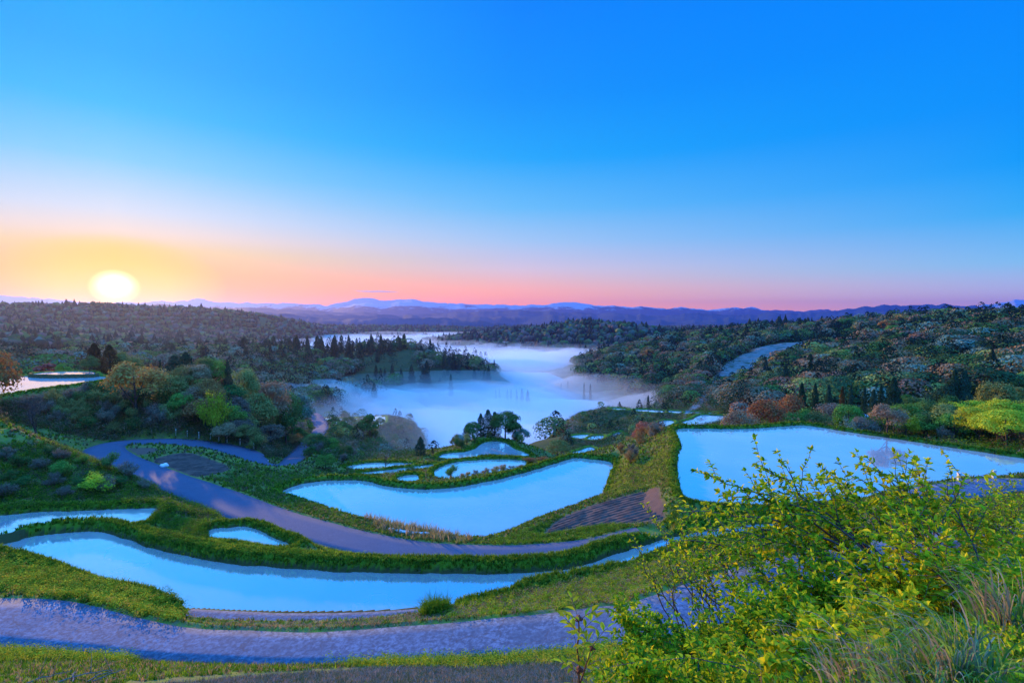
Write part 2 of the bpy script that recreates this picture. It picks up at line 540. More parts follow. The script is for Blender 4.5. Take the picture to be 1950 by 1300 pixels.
# ------------------------------------------------------------------ paddies, roads, fields (traced outlines, each at its own height)
# name, level, bund height, bund width, outline
PADS = [
 ('front', -16.0, 0.6, 0.8, [(-200, 1045), (-60, 1035), (0, 1033), (60, 1021), (130, 1014), (185, 1012), (230, 1024), (300, 1045), (370, 1062), (450, 1074), (560, 1082), (640, 1088), (760, 1092), (900, 1093),
   (1000, 1090), (1080, 1083), (1130, 1071), (1180, 1053), (1230, 1036), (1290, 1020), (1380, 1005), (1470, 997), (1510, 1004), (1480, 1020), (1400, 1028), (1300, 1040), (1230, 1064), (1180, 1082), (1060, 1102),
   (1000, 1114), (960, 1132), (900, 1147), (850, 1157), (800, 1163), (650, 1168), (550, 1168), (450, 1164), (370, 1159), (330, 1143), (260, 1122), (200, 1112), (150, 1092), (110, 1077), (60, 1062), (0, 1050), (-200, 1062)]),
 ('mid', -20.0, 0.45, 0.5, [(535, 938), (560, 926), (600, 917), (660, 914), (700, 917), (740, 926), (790, 931), (850, 930), (900, 922), (950, 912), (1000, 900), (1040, 888), (1075, 877), (1097, 872), (1125, 874), (1166, 882),
   (1160, 905), (1150, 930), (1142, 955), (1110, 963), (1075, 974), (1040, 985), (990, 1005), (950, 1022), (920, 1031), (880, 1029), (830, 1020), (760, 1008), (700, 993), (650, 978), (600, 961), (565, 949)]),
 ('right', -15.2, 0.3, 0.45, [(1290, 817), (1340, 816), (1400, 817), (1450, 815), (1500, 811), (1532, 810), (1570, 815), (1620, 823), (1700, 835), (1800, 850), (1950, 873), (2150, 903), (2150, 920), (1990, 905), (1900, 914),
   (1850, 922), (1780, 931), (1700, 942), (1600, 956), (1450, 965), (1400, 963), (1330, 957), (1305, 946), (1295, 920), (1290, 880), (1298, 850), (1291, 830)]),
 ('hill', -12.5, 0.3, 0.7, [(-250, 712), (-60, 714), (0, 716), (100, 716), (180, 716), (212, 721), (200, 725), (150, 733), (100, 739), (0, 754), (-100, 768), (-250, 770)]),
 ('hillback', -12.0, 0.25, 0.5, [(62, 713), (80, 709.5), (120, 707.5), (173, 707.5), (181, 711), (170, 713.5), (100, 714.5)]),
 ('hilleast', -12.3, 0.25, 0.5, [(245, 717), (296, 715.5), (345, 716.5), (330, 721.5), (290, 723), (250, 722)]),
 ('hillfront', -13.0, 0.25, 0.5, [(310, 732.5), (322, 727), (337, 723), (352, 724), (362, 726.5), (356, 731), (335, 733.5)]),
 ('mound', -12.9, 0.3, 0.5, [(-60, 826), (0, 824), (20, 828), (14, 833), (0, 838), (-60, 846)]),
 ('leftlow', -15.7, 0.3, 0.6, [(-200, 985), (-60, 984), (0, 981), (70, 975), (150, 973), (230, 969), (297, 967), (300, 975), (285, 986), (266, 998), (222, 992), (170, 990), (111, 995), (60, 1005), (30, 1011), (0, 1020), (-200, 1030)]),
 ('wedge', -16.2, 0.3, 0.5, [(398, 1014), (410, 1006), (435, 1006), (461, 1003), (491, 1010), (530, 1028), (557, 1042), (517, 1042), (461, 1033), (406, 1028)]),
 ('knoll', -27.0, 0.3, 0.6, [(836, 872), (845, 864), (885, 860), (905, 854), (919, 844), (935, 840), (959, 842), (981, 855), (999, 861), (1008, 870), (975, 869), (922, 868), (890, 874), (851, 875)]),
 ('bean', -24.3, 0.3, 0.6, [(828, 901), (832, 893), (845, 887), (867, 880), (919, 875), (981, 875), (1002, 881), (990, 893), (950, 900), (900, 909), (875, 916), (845, 915), (830, 910)]),
 ('westfar', -26.5, 0.25, 0.4, [(662, 888), (698, 882), (747, 881), (790, 883), (770, 890), (722, 894), (676, 895)]),
 ('westnear', -25.4, 0.25, 0.4, [(688, 900), (735, 895.5), (784, 889), (827, 884), (832, 887), (815, 892), (770, 897), (741, 902), (698, 905)]),
 ('pool', -23.3, 0.25, 0.4, [(757, 910), (775, 905), (794, 904), (797, 912), (790, 919), (764, 918)]),
 ('valleywest', -58.0, 0.5, 1.0, [(604, 797), (640, 796), (680, 797.5), (665, 804), (640, 814), (625, 808)]),
 ('valleywestb', -59.0, 0.5, 1.0, [(676, 795.5), (705, 793), (731, 792), (734, 797), (732, 804), (718, 811), (712, 803), (695, 798)]),
 ('e1', -42, 0.5, 0.9, [(1161, 778), (1175, 777), (1198, 780), (1180, 781)]),
 ('e2', -42, 0.5, 0.9, [(1209, 780), (1240, 780), (1269, 783), (1266, 786), (1218, 784)]),
 ('e3', -41.5, 0.5, 0.9, [(1274, 782), (1303, 784), (1300, 788), (1276, 786)]),
 ('e4', -41, 0.5, 0.9, [(1308, 784), (1340, 785), (1375, 787), (1370, 789), (1310, 788)]),
 ('e5', -40, 0.5, 0.9, [(1298, 804), (1318, 798), (1335, 790), (1362, 791), (1385, 793), (1370, 804), (1318, 811)]),
 ('e6', -39, 0.4, 0.8, [(1244, 812), (1256, 803), (1270, 800), (1284, 803), (1264, 813)]),
 ('f1', -45, 0.4, 0.8, [(1086, 832), (1100, 828), (1125, 828), (1112, 836)]),
 ('f2', -44.5, 0.4, 0.8, [(1119, 836), (1130, 830), (1150, 830), (1140, 838)]),
 ('f3', -44, 0.4, 0.8, [(1160, 833), (1172, 825), (1183, 823), (1182, 830)]),
 ('f4', -43, 0.4, 0.8, [(1085, 864), (1105, 857), (1125, 851), (1138, 860), (1120, 866)]),
 ('f5', -42, 0.4, 0.8, [(1146, 862), (1152, 856), (1166, 857), (1162, 864)]),
 ('fogglow', -60, 0.4, 0.8, [(570, 762), (585, 759), (600, 765), (596, 771), (580, 770)]),  # water patch added to stand for a bright glow in the fog
]
ASPH = [(1230, 1022, -16.7, 1.9), (1160, 1040, -17.2, 1.9), (1100, 1050, -17.5, 1.9), (1000, 1058, -17.8, 1.9), (900, 1058, -17.9, 1.9), (800, 1052, -18, 1.9), (700, 1036, -18, 1.9), (600, 1011, -18.1, 1.95),
        (500, 982, -18.2, 2.1), (400, 942, -18.3, 2.1), (300, 905, -18.5, 2.0), (240, 880, -18.6, 2.0), (210, 866, -18.7, 2.2), (198, 855, -18.8, 2.4), (215, 846, -19, 2.2), (260, 842, -19.1, 2.2), (330, 841, -19.3, 2.1),
        (400, 848, -19.8, 2.1), (450, 858, -20.5, 2.1), (500, 876, -21.8, 2.0), (530, 886, -23.5, 2.0), (553, 880, -27, 2.0), (572, 857, -33, 2.2), (592, 838, -37, 2.4), (610, 818, -43, 2.8), (608, 802, -48, 3.2),
        (592, 787, -52, 3.4), (560, 780, -54, 3.4)]
CONC = [(-300, 1180, -14.4, 2.0), (0, 1182, -14.3, 1.9), (100, 1190, -14.3, 1.7), (200, 1205, -14.2, 1.3), (300, 1218, -14.1, 1.1), (400, 1227, -14, 1.05), (600, 1232, -13.8, 1.1), (800, 1222, -13.5, 1.25), (1000, 1209, -13, 1.4), (1150, 1194, -12.4, 1.5), (1250, 1180, -12, 1.5),
        (1400, 1132, -11.8, 1.7), (1550, 1090, -11.5, 1.7), (1700, 1062, -11.2, 1.7), (1850, 1040, -11, 1.7), (1950, 1025, -11, 1.7), (2150, 1000, -11, 1.7)]
APRON = [(350, 1169, -15.8, .5), (450, 1178, -15.8, .7), (560, 1181, -15.8, .75), (700, 1178, -15.8, .7), (800, 1168, -15.8, .5), (850, 1160, -15.8, .25)]
UPROAD = [(1740, 942, -12.4, 1.1), (1790, 937, -12.3, 1.3), (1850, 929, -12.2, 1.4), (1910, 922, -12.1, 1.4), (2100, 925, -12, 1.4)]
PALE1 = [(1300, 800, -40, .1), (1330, 770, -49, 2.5), (1352, 750, -49, 4), (1375, 732, -46.5, 9), (1400, 712, -42.5, 12), (1430, 692, -38.2, 18), (1470, 678, -33, 30), (1520, 668, -29, 42), (1560, 655, -24, 32)]
PALE2 = [(1560, 735, -31.5, 1.4), (1700, 732, -29, 1.4), (1760, 722, -26, 1.8), (1830, 716, -24.3, 2.2)]
PALE3 = [(1830, 738, -24.5, 2.0), (1900, 744, -23, 2.0), (2000, 748, -22, 2)]
# name, outline with a height per corner
FIELDS = [
 ('island', [(290, 879, -18.5), (312, 868, -18.6), (335, 863, -18.7), (365, 862, -18.8), (395, 872, -18.9), (441, 892, -18.9), (375, 908, -18.6), (330, 893, -18.5)]),
 ('strip', [(225, 857, -18.7), (262, 852, -18.8), (300, 853, -18.8), (290, 862, -18.7), (250, 866, -18.6)]),
 ('slope', [(1036, 1012, -18.6), (1076, 979, -18.4), (1154, 958, -17.9), (1243, 936, -16.6), (1266, 966, -15.9), (1258, 996, -16.4), (1200, 1003, -17.2), (1110, 1010, -18.3)]),
]


def line3(pts, n=6, smooth=True):
    w = np.array([list(P(a, b, c)) + [h] for a, b, c, h in pts])
    return smooth_poly(w, n, closed=False) if smooth else w


pads = [(nm, lv, bh, bw, np.array([P(a, b, lv)[:2] for a, b in smooth_poly(o, 4)])) for nm, lv, bh, bw, o in PADS]
roads = {'asph': line3(ASPH), 'conc': line3(CONC), 'apron': line3(APRON), 'up': line3(UPROAD), 'pale1': line3(PALE1), 'pale2': line3(PALE2), 'pale3': line3(PALE3)}
fields = [(nm, np.array([P(*q) for q in smooth_poly(o, 3)])) for nm, o in FIELDS]
fplanes = {}
for nm, q in fields:
    A_ = np.c_[q[:, 0], q[:, 1], np.ones(len(q))]
    fplanes[nm] = np.linalg.lstsq(A_, q[:, 2], rcond=None)[0]

Z_GRASS, Z_SOIL, Z_PALE, Z_WET = 0, 1, 2, 3


def land(X, Y, full=False):
    """ground height at X, Y (arrays); full also returns masks"""
    r = np.hypot(X, Y)
    z = base_z(X, Y)
    z = z + fbm(X, Y, 9, 4, 3) * np.clip(r / 400, 0.05, 0.35) + fbm(X, Y, 220, 5, 5) * np.clip((r - 250) / 60, 0, 10)
    # the near mound and verges are lumpy
    soil = np.zeros(X.shape)
    pale = np.zeros(X.shape)
    bund = np.zeros(X.shape)
    wet = np.zeros(X.shape)
    mask_flat = np.zeros(X.shape)
    for key, k in (('pale1', .25), ('pale2', .5), ('pale3', .5), ('asph', .8), ('conc', .75), ('up', .8)):
        ln = roads[key]
        mrg = 22 if not key.startswith('pale') else 45
        m = (X > ln[:, 0].min() - mrg) & (X < ln[:, 0].max() + mrg) & (Y > ln[:, 1].min() - mrg) & (Y < ln[:, 1].max() + mrg)
        d, rz, hw = line_sd(X[m], Y[m], ln)
        s = np.maximum(d - hw - .35, 0)
        zz = np.clip(z[m], rz - s * k, rz + s * k)
        fd = np.clip((mrg * .75 - s) / (mrg * .4), 0, 1)
        z[m] = zz * fd + z[m] * (1 - fd)
        z[m] = np.where(d < hw + .3, rz - .06, z[m])
        if key.startswith('pale'):
            pale[m] = np.maximum(pale[m], np.clip((hw - d) / np.maximum(hw * .25, .5) + 1, 0, 1))
        else:
            mask_flat[m] = np.maximum(mask_flat[m], (d < hw + .25))
    for nm, q in fields:
        m = (X > q[:, 0].min() - 12) & (X < q[:, 0].max() + 12) & (Y > q[:, 1].min() - 12) & (Y < q[:, 1].max() + 12)
        sd_ = poly_sd(X[m], Y[m], q)
        pz = X[m] * fplanes[nm][0] + Y[m] * fplanes[nm][1] + fplanes[nm][2]
        s = np.maximum(sd_ - .4, 0)
        free = mask_flat[m] < .5
        z[m] = np.where(free & (s < 8), np.clip(z[m], pz - s * .5, pz + s * .5), z[m])
        soil[m] = np.maximum(soil[m], np.where(free, np.clip(.5 - sd_ * 2.5 + fbm(X[m], Y[m], 1.3, 3, 8) * .6, 0, 1), 0))
    cache = []
    for nm, lv, bh, bw, q in pads:
        sp = 14 if abs(lv) < 30 else 45
        m = (X > q[:, 0].min() - sp) & (X < q[:, 0].max() + sp) & (Y > q[:, 1].min() - sp) & (Y < q[:, 1].max() + sp)
        if not m.any():
            continue
        x_, y_ = X[m], Y[m]
        sd_ = poly_sd(x_, y_, q)
        sd_ = sd_ + fbm(x_, y_, 1.6, 4, 21) * .22
        cache.append((m, sd_, lv, bh, bw))
        k = 0.75 if nm in ('right', 'hill') else 0.9 if abs(lv) < 30 else .32
        s = np.maximum(sd_ - bw - .3, 0)
        top = lv + bh
        free = (mask_flat[m] < .5)
        zz = np.clip(z[m], top - s * k, top + s * k)
        fd = np.clip((sp * .8 - s) / (sp * .45), 0, 1)
        z[m] = np.where(free, zz * fd + z[m] * (1 - fd), z[m])
    for m, sd_, lv, bh, bw in cache:
        rise = np.clip((sd_ + .05) / .45, 0, 1)
        zz = lv - .12 + (bh + .12) * rise ** .8
        hum = fbm(X[m], Y[m], .8, 3, 31) * .07 * rise
        inb = sd_ < bw + .3
        free = (mask_flat[m] < .5) | (sd_ < .3)
        z[m] = np.where(inb & free, zz + hum, z[m])
        bund[m] = np.maximum(bund[m], np.where(free, np.clip(1.2 - np.abs(sd_ - .6 * bw) / (bw + .5), 0, 1), 0))
        wet[m] = np.maximum(wet[m], np.where(sd_ < .16, 1, 0) * free)
    ln = roads['apron']
    m = (X > -60) & (X < 10) & (Y > 15) & (Y < 40)
    d, rz, hw = line_sd(X[m], Y[m], ln)
    z[m] = np.where(d < hw + .35, rz - .09, z[m])
    mask_flat[m] = np.maximum(mask_flat[m], d < hw + .25)
    if full:
        return z, dict(soil=soil, pale=pale, bund=bund, wet=wet, flat=mask_flat)
    return z


az_f = np.arange(-0.93, 0.93, 0.0017)
az_c = np.concatenate([np.linspace(-math.pi, -0.93, 46)[:-1], az_f, np.linspace(0.93, math.pi, 46)])
rr = [0.7]
while rr[-1] < 9000:
    q_ = rr[-1]
    rr.append(q_ * (1.03 if q_ < 8 else 1.0075 if q_ < 18 else 1.0052 if q_ < 75 else 1.0062 if q_ < 130 else 1.0048 if q_ < 270 else 1.013 if q_ < 1500 else 1.03))
rr = np.array(rr)
GU, GR = np.meshgrid(az_c, rr, indexing='ij')
GX, GY = np.sin(GU) * GR, np.cos(GU) * GR
GZ, GM = land(GX, GY, full=True)
nA, nR = GX.shape


def grid_faces(n0, n1):
    idx = np.arange(n0 * n1).reshape(n0, n1)
    return np.stack([idx[:-1, :-1], idx[:-1, 1:], idx[1:, 1:], idx[1:, :-1]], -1).reshape(-1, 4)


zone = np.zeros((nA, nR, 4), np.float32)
zone[..., 0] = GM['soil']
zone[..., 1] = GM['pale']
zone[..., 2] = GM['bund']
zone[..., 3] = GM['wet']

# ---- ground material: kinds of ground by zone, each with its own texture
m_ground, t, out = new_mat('ground_cover')
at = t.nodes.new('ShaderNodeAttribute')
at.attribute_name = 'zone'
sp_ = t.nodes.new('ShaderNodeSeparateColor')
t.links.new(at.outputs['Color'], sp_.inputs[0])
n1 = tex_noise(t, 0.35, 6, .65)
n2 = tex_noise(t, 2.6, 5, .7)
n3 = tex_noise(t, 0.05, 5, .6)
grass = nmix(t, nramp(t, n1, [(.38, (0, 0, 0, 1)), (.62, (1, 1, 1, 1))]), (.07, .16, .025, 1), (.24, .28, .035, 1))
dry = nmix(t, n2, (.16, .10, .055, 1), (.24, .20, .11, 1))
grass = nmix(t, nramp(t, n2, [(.42, (0, 0, 0, 1)), (.66, (1, 1, 1, 1))]), grass, dry)
wood = nmix(t, n3, (.035, .06, .022, 1), (.085, .10, .04, 1))
geo = t.nodes.new('ShaderNodeNewGeometry')
ln_ = t.nodes.new('ShaderNodeVectorMath')
ln_.operation = 'LENGTH'
t.links.new(geo.outputs['Position'], ln_.inputs[0])
farf = nmath(t, 'DIVIDE', nmath(t, 'SUBTRACT', ln_.outputs['Value'], 80.0), 120.0, clamp=True)
colr = nmix(t, farf, grass, wood)
colr = nmix(t, sp_.outputs[2], colr, nmix(t, n2, (.05, .16, .012, 1), (.19, .28, .02, 1)))
soilc = nmix(t, tex_noise(t, 1.6, 6, .7), (.10, .06, .05, 1), (.22, .13, .10, 1))
colr = nmix(t, sp_.outputs[0], colr, soilc)
palec = nmix(t, tex_noise(t, .22, 6, .75), (.12, .13, .12, 1), (.30, .29, .30, 1))
colr = nmix(t, nmath(t, 'MULTIPLY', sp_.outputs[1], nramp(t, tex_noise(t, .12, 5, .7), [(.36, (0.1, 0, 0, 1)), (.5, (1, 1, 1, 1))])), colr, palec)
colr = nmix(t, nmath(t, 'MULTIPLY', at.outputs['Alpha'], .8), colr, (.06, .04, .03, 1))
principled(t, out, colr, .95, .1, tex_noise(t, 6, 5, .7), .05)

me = mesh_np('ground', np.stack([GX, GY, GZ], -1).reshape(-1, 3), grid_faces(nA, nR), [m_ground], True, {'zone': ('POINT', zone.reshape(-1, 4))})
ground = tag(link('ground', me), kind='structure')


def gz(x, y):
    """height of the built ground under x, y (arrays or numbers)"""
    x = np.atleast_1d(np.asarray(x, float))
    y = np.atleast_1d(np.asarray(y, float))
    return land(x, y)


# ---- water
m_water, t, out = new_mat('paddy_water')
nz = tex_noise(t, 1.3, 3, .5)
bmp = t.nodes.new('ShaderNodeBump')
bmp.inputs['Distance'].default_value = 0.002
bmp.inputs['Strength'].default_value = 0.6
t.links.new(nz, bmp.inputs['Height'])
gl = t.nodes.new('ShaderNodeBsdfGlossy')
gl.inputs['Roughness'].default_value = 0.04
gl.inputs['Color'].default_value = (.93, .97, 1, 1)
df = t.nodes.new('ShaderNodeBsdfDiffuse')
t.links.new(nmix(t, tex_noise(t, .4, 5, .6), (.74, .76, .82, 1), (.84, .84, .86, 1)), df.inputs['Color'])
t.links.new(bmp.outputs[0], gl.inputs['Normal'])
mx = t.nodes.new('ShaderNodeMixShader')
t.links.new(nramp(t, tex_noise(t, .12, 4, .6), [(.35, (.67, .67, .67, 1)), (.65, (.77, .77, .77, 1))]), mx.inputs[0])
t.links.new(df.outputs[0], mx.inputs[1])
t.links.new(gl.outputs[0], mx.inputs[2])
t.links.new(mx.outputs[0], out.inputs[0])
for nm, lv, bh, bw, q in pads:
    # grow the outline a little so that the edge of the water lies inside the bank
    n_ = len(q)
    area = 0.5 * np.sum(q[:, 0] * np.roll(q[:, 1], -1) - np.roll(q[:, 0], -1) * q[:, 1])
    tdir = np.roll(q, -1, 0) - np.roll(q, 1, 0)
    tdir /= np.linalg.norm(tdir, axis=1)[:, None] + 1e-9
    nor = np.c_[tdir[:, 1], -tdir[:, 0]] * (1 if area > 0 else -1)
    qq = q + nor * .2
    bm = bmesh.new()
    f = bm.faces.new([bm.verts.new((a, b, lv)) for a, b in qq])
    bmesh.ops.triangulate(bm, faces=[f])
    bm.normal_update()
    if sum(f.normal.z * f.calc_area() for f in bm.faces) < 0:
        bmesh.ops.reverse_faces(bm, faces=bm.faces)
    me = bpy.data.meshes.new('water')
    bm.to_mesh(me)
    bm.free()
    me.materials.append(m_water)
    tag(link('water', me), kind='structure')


# ---- roads
def ribbon(name, ln, mat, lift=0.0, cross=5, kind='structure', thick=.05):
    ln = smooth_poly(ln, 3, closed=False)
    td = np.gradient(ln[:, :2], axis=0)
    td /= np.linalg.norm(td, axis=1)[:, None]
    no = np.c_[-td[:, 1], td[:, 0]]
    vs = []
    wob = fbm(ln[:, 0], ln[:, 1], 3, 3, 77) * .1
    for j in range(cross):
        s = (j / (cross - 1)) * 2 - 1
        w = ln[:, 3] + wob * (1 if s > 0 else -1)
        crown = .03 * (1 - s * s)
        vs.append(np.c_[ln[:, :2] + no * (s * w)[:, None], ln[:, 2] + crown + lift])
    top = np.stack(vs, 1)
    edge0 = top[:, :1] - [0, 0, thick + .08]
    edge1 = top[:, -1:] - [0, 0, thick + .08]
    full = np.concatenate([edge0, top, edge1], 1)
    me = mesh_np(name, full.reshape(-1, 3), grid_faces(full.shape[0], full.shape[1])[:, ::-1], [mat], True)
    return tag(link(name, me), kind=kind)


m_asph, t, out = new_mat('asphalt')
f1 = nmix(t, tex_noise(t, .8, 5, .6), (.045, .07, .12, 1), (.085, .115, .185, 1))
f1 = nmix(t, nramp(t, tex_noise(t, 14, 3, .6), [(.45, (0, 0, 0, 1)), (.7, (1, 1, 1, 1))]), f1, (.11, .14, .21, 1))
principled(t, out, f1, .85, .15, tex_noise(t, 30, 3), .01)
m_conc, t, out = new_mat('old_concrete')
f1 = nmix(t, nramp(t, tex_noise(t, .9, 6, .7), [(.35, (0, 0, 0, 1)), (.65, (1, 1, 1, 1))]), (.085, .13, .20, 1), (.17, .23, .35, 1))
f1 = nmix(t, nramp(t, tex_noise(t, 5, 6, .75), [(.42, (0, 0, 0, 1)), (.6, (1, 1, 1, 1))]), (.055, .085, .14, 1), f1)
vor = t.nodes.new('ShaderNodeTexVoronoi')
vor.feature = 'DISTANCE_TO_EDGE'
vor.inputs['Scale'].default_value = .45
tcn = t.nodes.new('ShaderNodeTexCoord')
wv = t.nodes.new('ShaderNodeVectorMath')
wv.operation = 'ADD'
nn = t.nodes.new('ShaderNodeTexNoise')
nn.inputs['Scale'].default_value = 1.2
nn.inputs['Detail'].default_value = 6
t.links.new(tcn.outputs['Object'], nn.inputs['Vector'])
t.links.new(tcn.outputs['Object'], wv.inputs[0])
t.links.new(nn.outputs['Color'], wv.inputs[1])
t.links.new(wv.outputs[0], vor.inputs['Vector'])
crk = nramp(t, vor.outputs['Distance'], [(.0, (1, 1, 1, 1)), (.012, (0, 0, 0, 1))])
f1 = nmix(t, nmath(t, 'MULTIPLY', crk, .75), f1, (.07, .06, .07, 1))
principled(t, out, f1, .85, .2, tex_noise(t, 9, 6, .7), .014)
ribbon('asphalt_road', roads['asph'], m_asph)
ribbon('concrete_road', roads['conc'], m_conc)
ribbon('concrete_apron', roads['apron'], m_conc)
ribbon('upper_road', roads['up'], m_conc)

# ------------------------------------------------------------------ ploughed fields as furrows
m_soil = simple_mat('ploughed_soil', (.05, .032, .03, 1), (.15, .095, .08, 1), 1.1, .95, .04, .1)
for (nm, q), ang in zip(fields, (R(118), R(100), R(99))):
    if nm == 'strip':
        continue
    x0, x1, y0, y1 = q[:, 0].min(), q[:, 0].max(), q[:, 1].min(), q[:, 1].max()
    gx = np.arange(x0, x1, .11)
    gy = np.arange(y0, y1, .11)
    XX, YY = np.meshgrid(gx, gy, indexing='ij')
    sdd = poly_sd(XX, YY, q) + fbm(XX, YY, 1, 3, 5) * .15
    pz = XX * fplanes[nm][0] + YY * fplanes[nm][1] + fplanes[nm][2]
    ph = (XX * math.cos(ang) + YY * math.sin(ang)) + fbm(XX, YY, 8, 2, 9) * .5
    per = .62 if nm == 'slope' else .5
    ZZ = pz + .03 + np.sin(ph * 2 * math.pi / per) * (.06 if nm == 'slope' else .035) + fbm(XX, YY, .7, 4, 14) * .11
    ZZ = np.where(sdd > -.25, pz - .25, ZZ)
    fc = grid_faces(len(gx), len(gy))[:, ::-1]
    keep = (sdd.ravel()[fc] < .1).any(1)
    me = mesh_np('ploughed_field', np.stack([XX, YY, ZZ], -1).reshape(-1, 3), fc[keep], [m_soil], True)
    tag(link('ploughed_field', me), kind='structure')

# ------------------------------------------------------------------ far mountains: ranges with real depth
def mountain(name, prof, dist, depth, seed, colmat, foot=-60, rough=1.0):
    """prof: (px, py) skyline; the range rises to it at the given distance"""
    prof = np.array(prof, float)
    cols = np.arange(prof[0, 0], prof[-1, 0], 2.5 * 1950 / 1950)
    ys = np.interp(cols, prof[:, 0], prof[:, 1])
    jag = -np.abs(fbm(cols, cols * 0, 34, 5, seed)) * 6.0 * rough + 1.0
    ys = ys + jag
    crest = (605 - ys) / FPX * dist
    rows = np.array([-1, -.8, -.62, -.46, -.32, -.2, -.1, -.04, 0, .05, .15, .35, .6, 1.])
    V = []
    for s in rows:
        d = dist + s * depth
        x = (cols - 975) / FPX * d
        fall = 1 - abs(s) ** .75
        rid = fbm(x, np.full_like(x, d), dist * .09, 5, seed + 3) * (1 - fall) * fall * 3.2
        z = foot + (crest - foot) * np.clip(fall + rid * .55, 0, 1.0)
        V.append(np.c_[x, np.full_like(x, d), z])
    V = np.stack(V, 0)
    me = mesh_np(name, V.reshape(-1, 3), grid_faces(len(rows), len(cols)), [colmat], True)
    return tag(link(name, me), kind='structure')


m_mtn = simple_mat('mountain_forest_hazed', (.015, .05, .10, 1), (.03, .08, .15, 1), .004, .95, 3, .1)  # blue of the distant air is put into the forest colour
m_snow, t, out = new_mat('snowy_mountain')
sf = tex_noise(t, .0022, 8, .75)
geo = t.nodes.new('ShaderNodeNewGeometry')
sx = t.nodes.new('ShaderNodeSeparateXYZ')
t.links.new(geo.outputs['Position'], sx.inputs[0])
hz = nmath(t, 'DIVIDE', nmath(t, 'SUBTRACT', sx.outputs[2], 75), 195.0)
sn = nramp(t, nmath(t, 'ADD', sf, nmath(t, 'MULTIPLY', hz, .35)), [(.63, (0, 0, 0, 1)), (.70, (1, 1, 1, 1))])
principled(t, out, nmix(t, sn, (.03, .07, .14, 1), (.42, .46, .6, 1)), .9, .1)  # base colour blued too, standing in for part of the haze
mountain('snowy_mountains', [(-500, 560), (0, 561), (60, 567), (120, 572), (200, 578), (330, 575), (390, 570), (420, 576), (500, 578), (560, 577), (620, 582), (660, 574), (688, 567), (720, 571), (750, 572), (778, 569), (800, 574),
         (850, 577), (930, 580), (1000, 581), (1045, 580), (1068, 575), (1100, 576), (1130, 581), (1200, 584), (1260, 588), (1300, 586), (1350, 590), (1430, 586), (1455, 590), (1530, 593), (1560, 588), (1590, 593),
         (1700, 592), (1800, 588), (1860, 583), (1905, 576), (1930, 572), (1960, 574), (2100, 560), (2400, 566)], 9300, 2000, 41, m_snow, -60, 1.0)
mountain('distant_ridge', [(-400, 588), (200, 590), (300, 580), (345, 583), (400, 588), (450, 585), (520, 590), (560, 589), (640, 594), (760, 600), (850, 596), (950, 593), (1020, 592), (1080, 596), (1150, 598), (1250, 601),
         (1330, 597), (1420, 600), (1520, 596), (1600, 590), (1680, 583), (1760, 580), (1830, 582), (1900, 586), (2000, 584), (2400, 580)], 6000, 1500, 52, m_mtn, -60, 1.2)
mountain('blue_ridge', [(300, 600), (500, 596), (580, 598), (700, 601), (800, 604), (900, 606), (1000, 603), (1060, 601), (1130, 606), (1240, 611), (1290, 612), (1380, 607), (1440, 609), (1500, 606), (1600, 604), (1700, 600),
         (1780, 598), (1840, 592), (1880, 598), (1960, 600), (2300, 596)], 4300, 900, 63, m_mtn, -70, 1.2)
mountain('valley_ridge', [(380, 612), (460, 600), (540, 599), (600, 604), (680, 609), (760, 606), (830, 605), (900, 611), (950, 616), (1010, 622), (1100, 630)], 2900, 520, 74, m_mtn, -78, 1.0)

# ------------------------------------------------------------------ fog in the valley: closed lumpy banks of thin and of thick fog
def fog_bank(name, top, amp, size, dens, x0, x1, y0, y1, step, seed, g=.2, col=(1, 1, 1, 1)):
    gx = np.arange(x0, x1, step)
    gy = np.arange(y0, y1, step)
    XX, YY = np.meshgrid(gx, gy, indexing='ij')
    warp = fbm(XX, YY, size * 1.5, 3, seed + 9) * size * .5
    ZZ = top + fbm(XX * .7 + warp, YY * 1.4 - warp, size, 6, seed) * amp
    ed = np.minimum(np.minimum(XX - x0, x1 - XX), np.minimum(YY - y0, y1 - YY)) / 60
    ZZ = np.where(ed < 1, top - 20 + (ZZ - top + 20) * np.clip(ed, 0, 1), ZZ)
    n0, n1 = XX.shape
    top_v = np.stack([XX, YY, ZZ], -1).reshape(-1, 3)
    bot_v = top_v.copy()
    bot_v[:, 2] = -120
    ft = grid_faces(n0, n1)[:, ::-1]
    fb = grid_faces(n0, n1) + n0 * n1
    idx = np.arange(n0 * n1).reshape(n0, n1)
    ring = np.concatenate([idx[:-1, 0], idx[-1, :-1], idx[:0:-1, -1], idx[0, :0:-1]])
    nxt = np.roll(ring, -1)
    side = np.stack([ring, ring + n0 * n1, nxt + n0 * n1, nxt], -1)
    me = mesh_np(name, np.concatenate([top_v, bot_v]), [ft, fb, side], [volume_mat(name, dens, col, g)], True)
    o = link(name, me)
    return tag(o, kind='stuff')


fog_bank('valley_fog', -74, 26, 110, .15, -900, 620, 130, 2000, 9, 5, -.3)
fog_bank('drifting_fog', -66, 26, 60, .02, -900, 620, 130, 2000, 9, 45, -.2)
fog_bank('thin_mist', -54, 9, 160, .0035, -1000, 600, 120, 2100, 16, 25, 0)

# ------------------------------------------------------------------ haze in the air
bm = bmesh.new()
bmesh.ops.create_cube(bm, size=1)
me = bpy.data.meshes.new('haze')
bm.to_mesh(me)
bm.free()
me.materials.append(volume_mat('haze', 0.000075, (.19, .24, .80, 1), .66))
haze = tag(link('haze', me), kind='stuff')
haze.scale = (28000, 14000, 500)
haze.location = (0, 4600, 500 / 2 - 131)
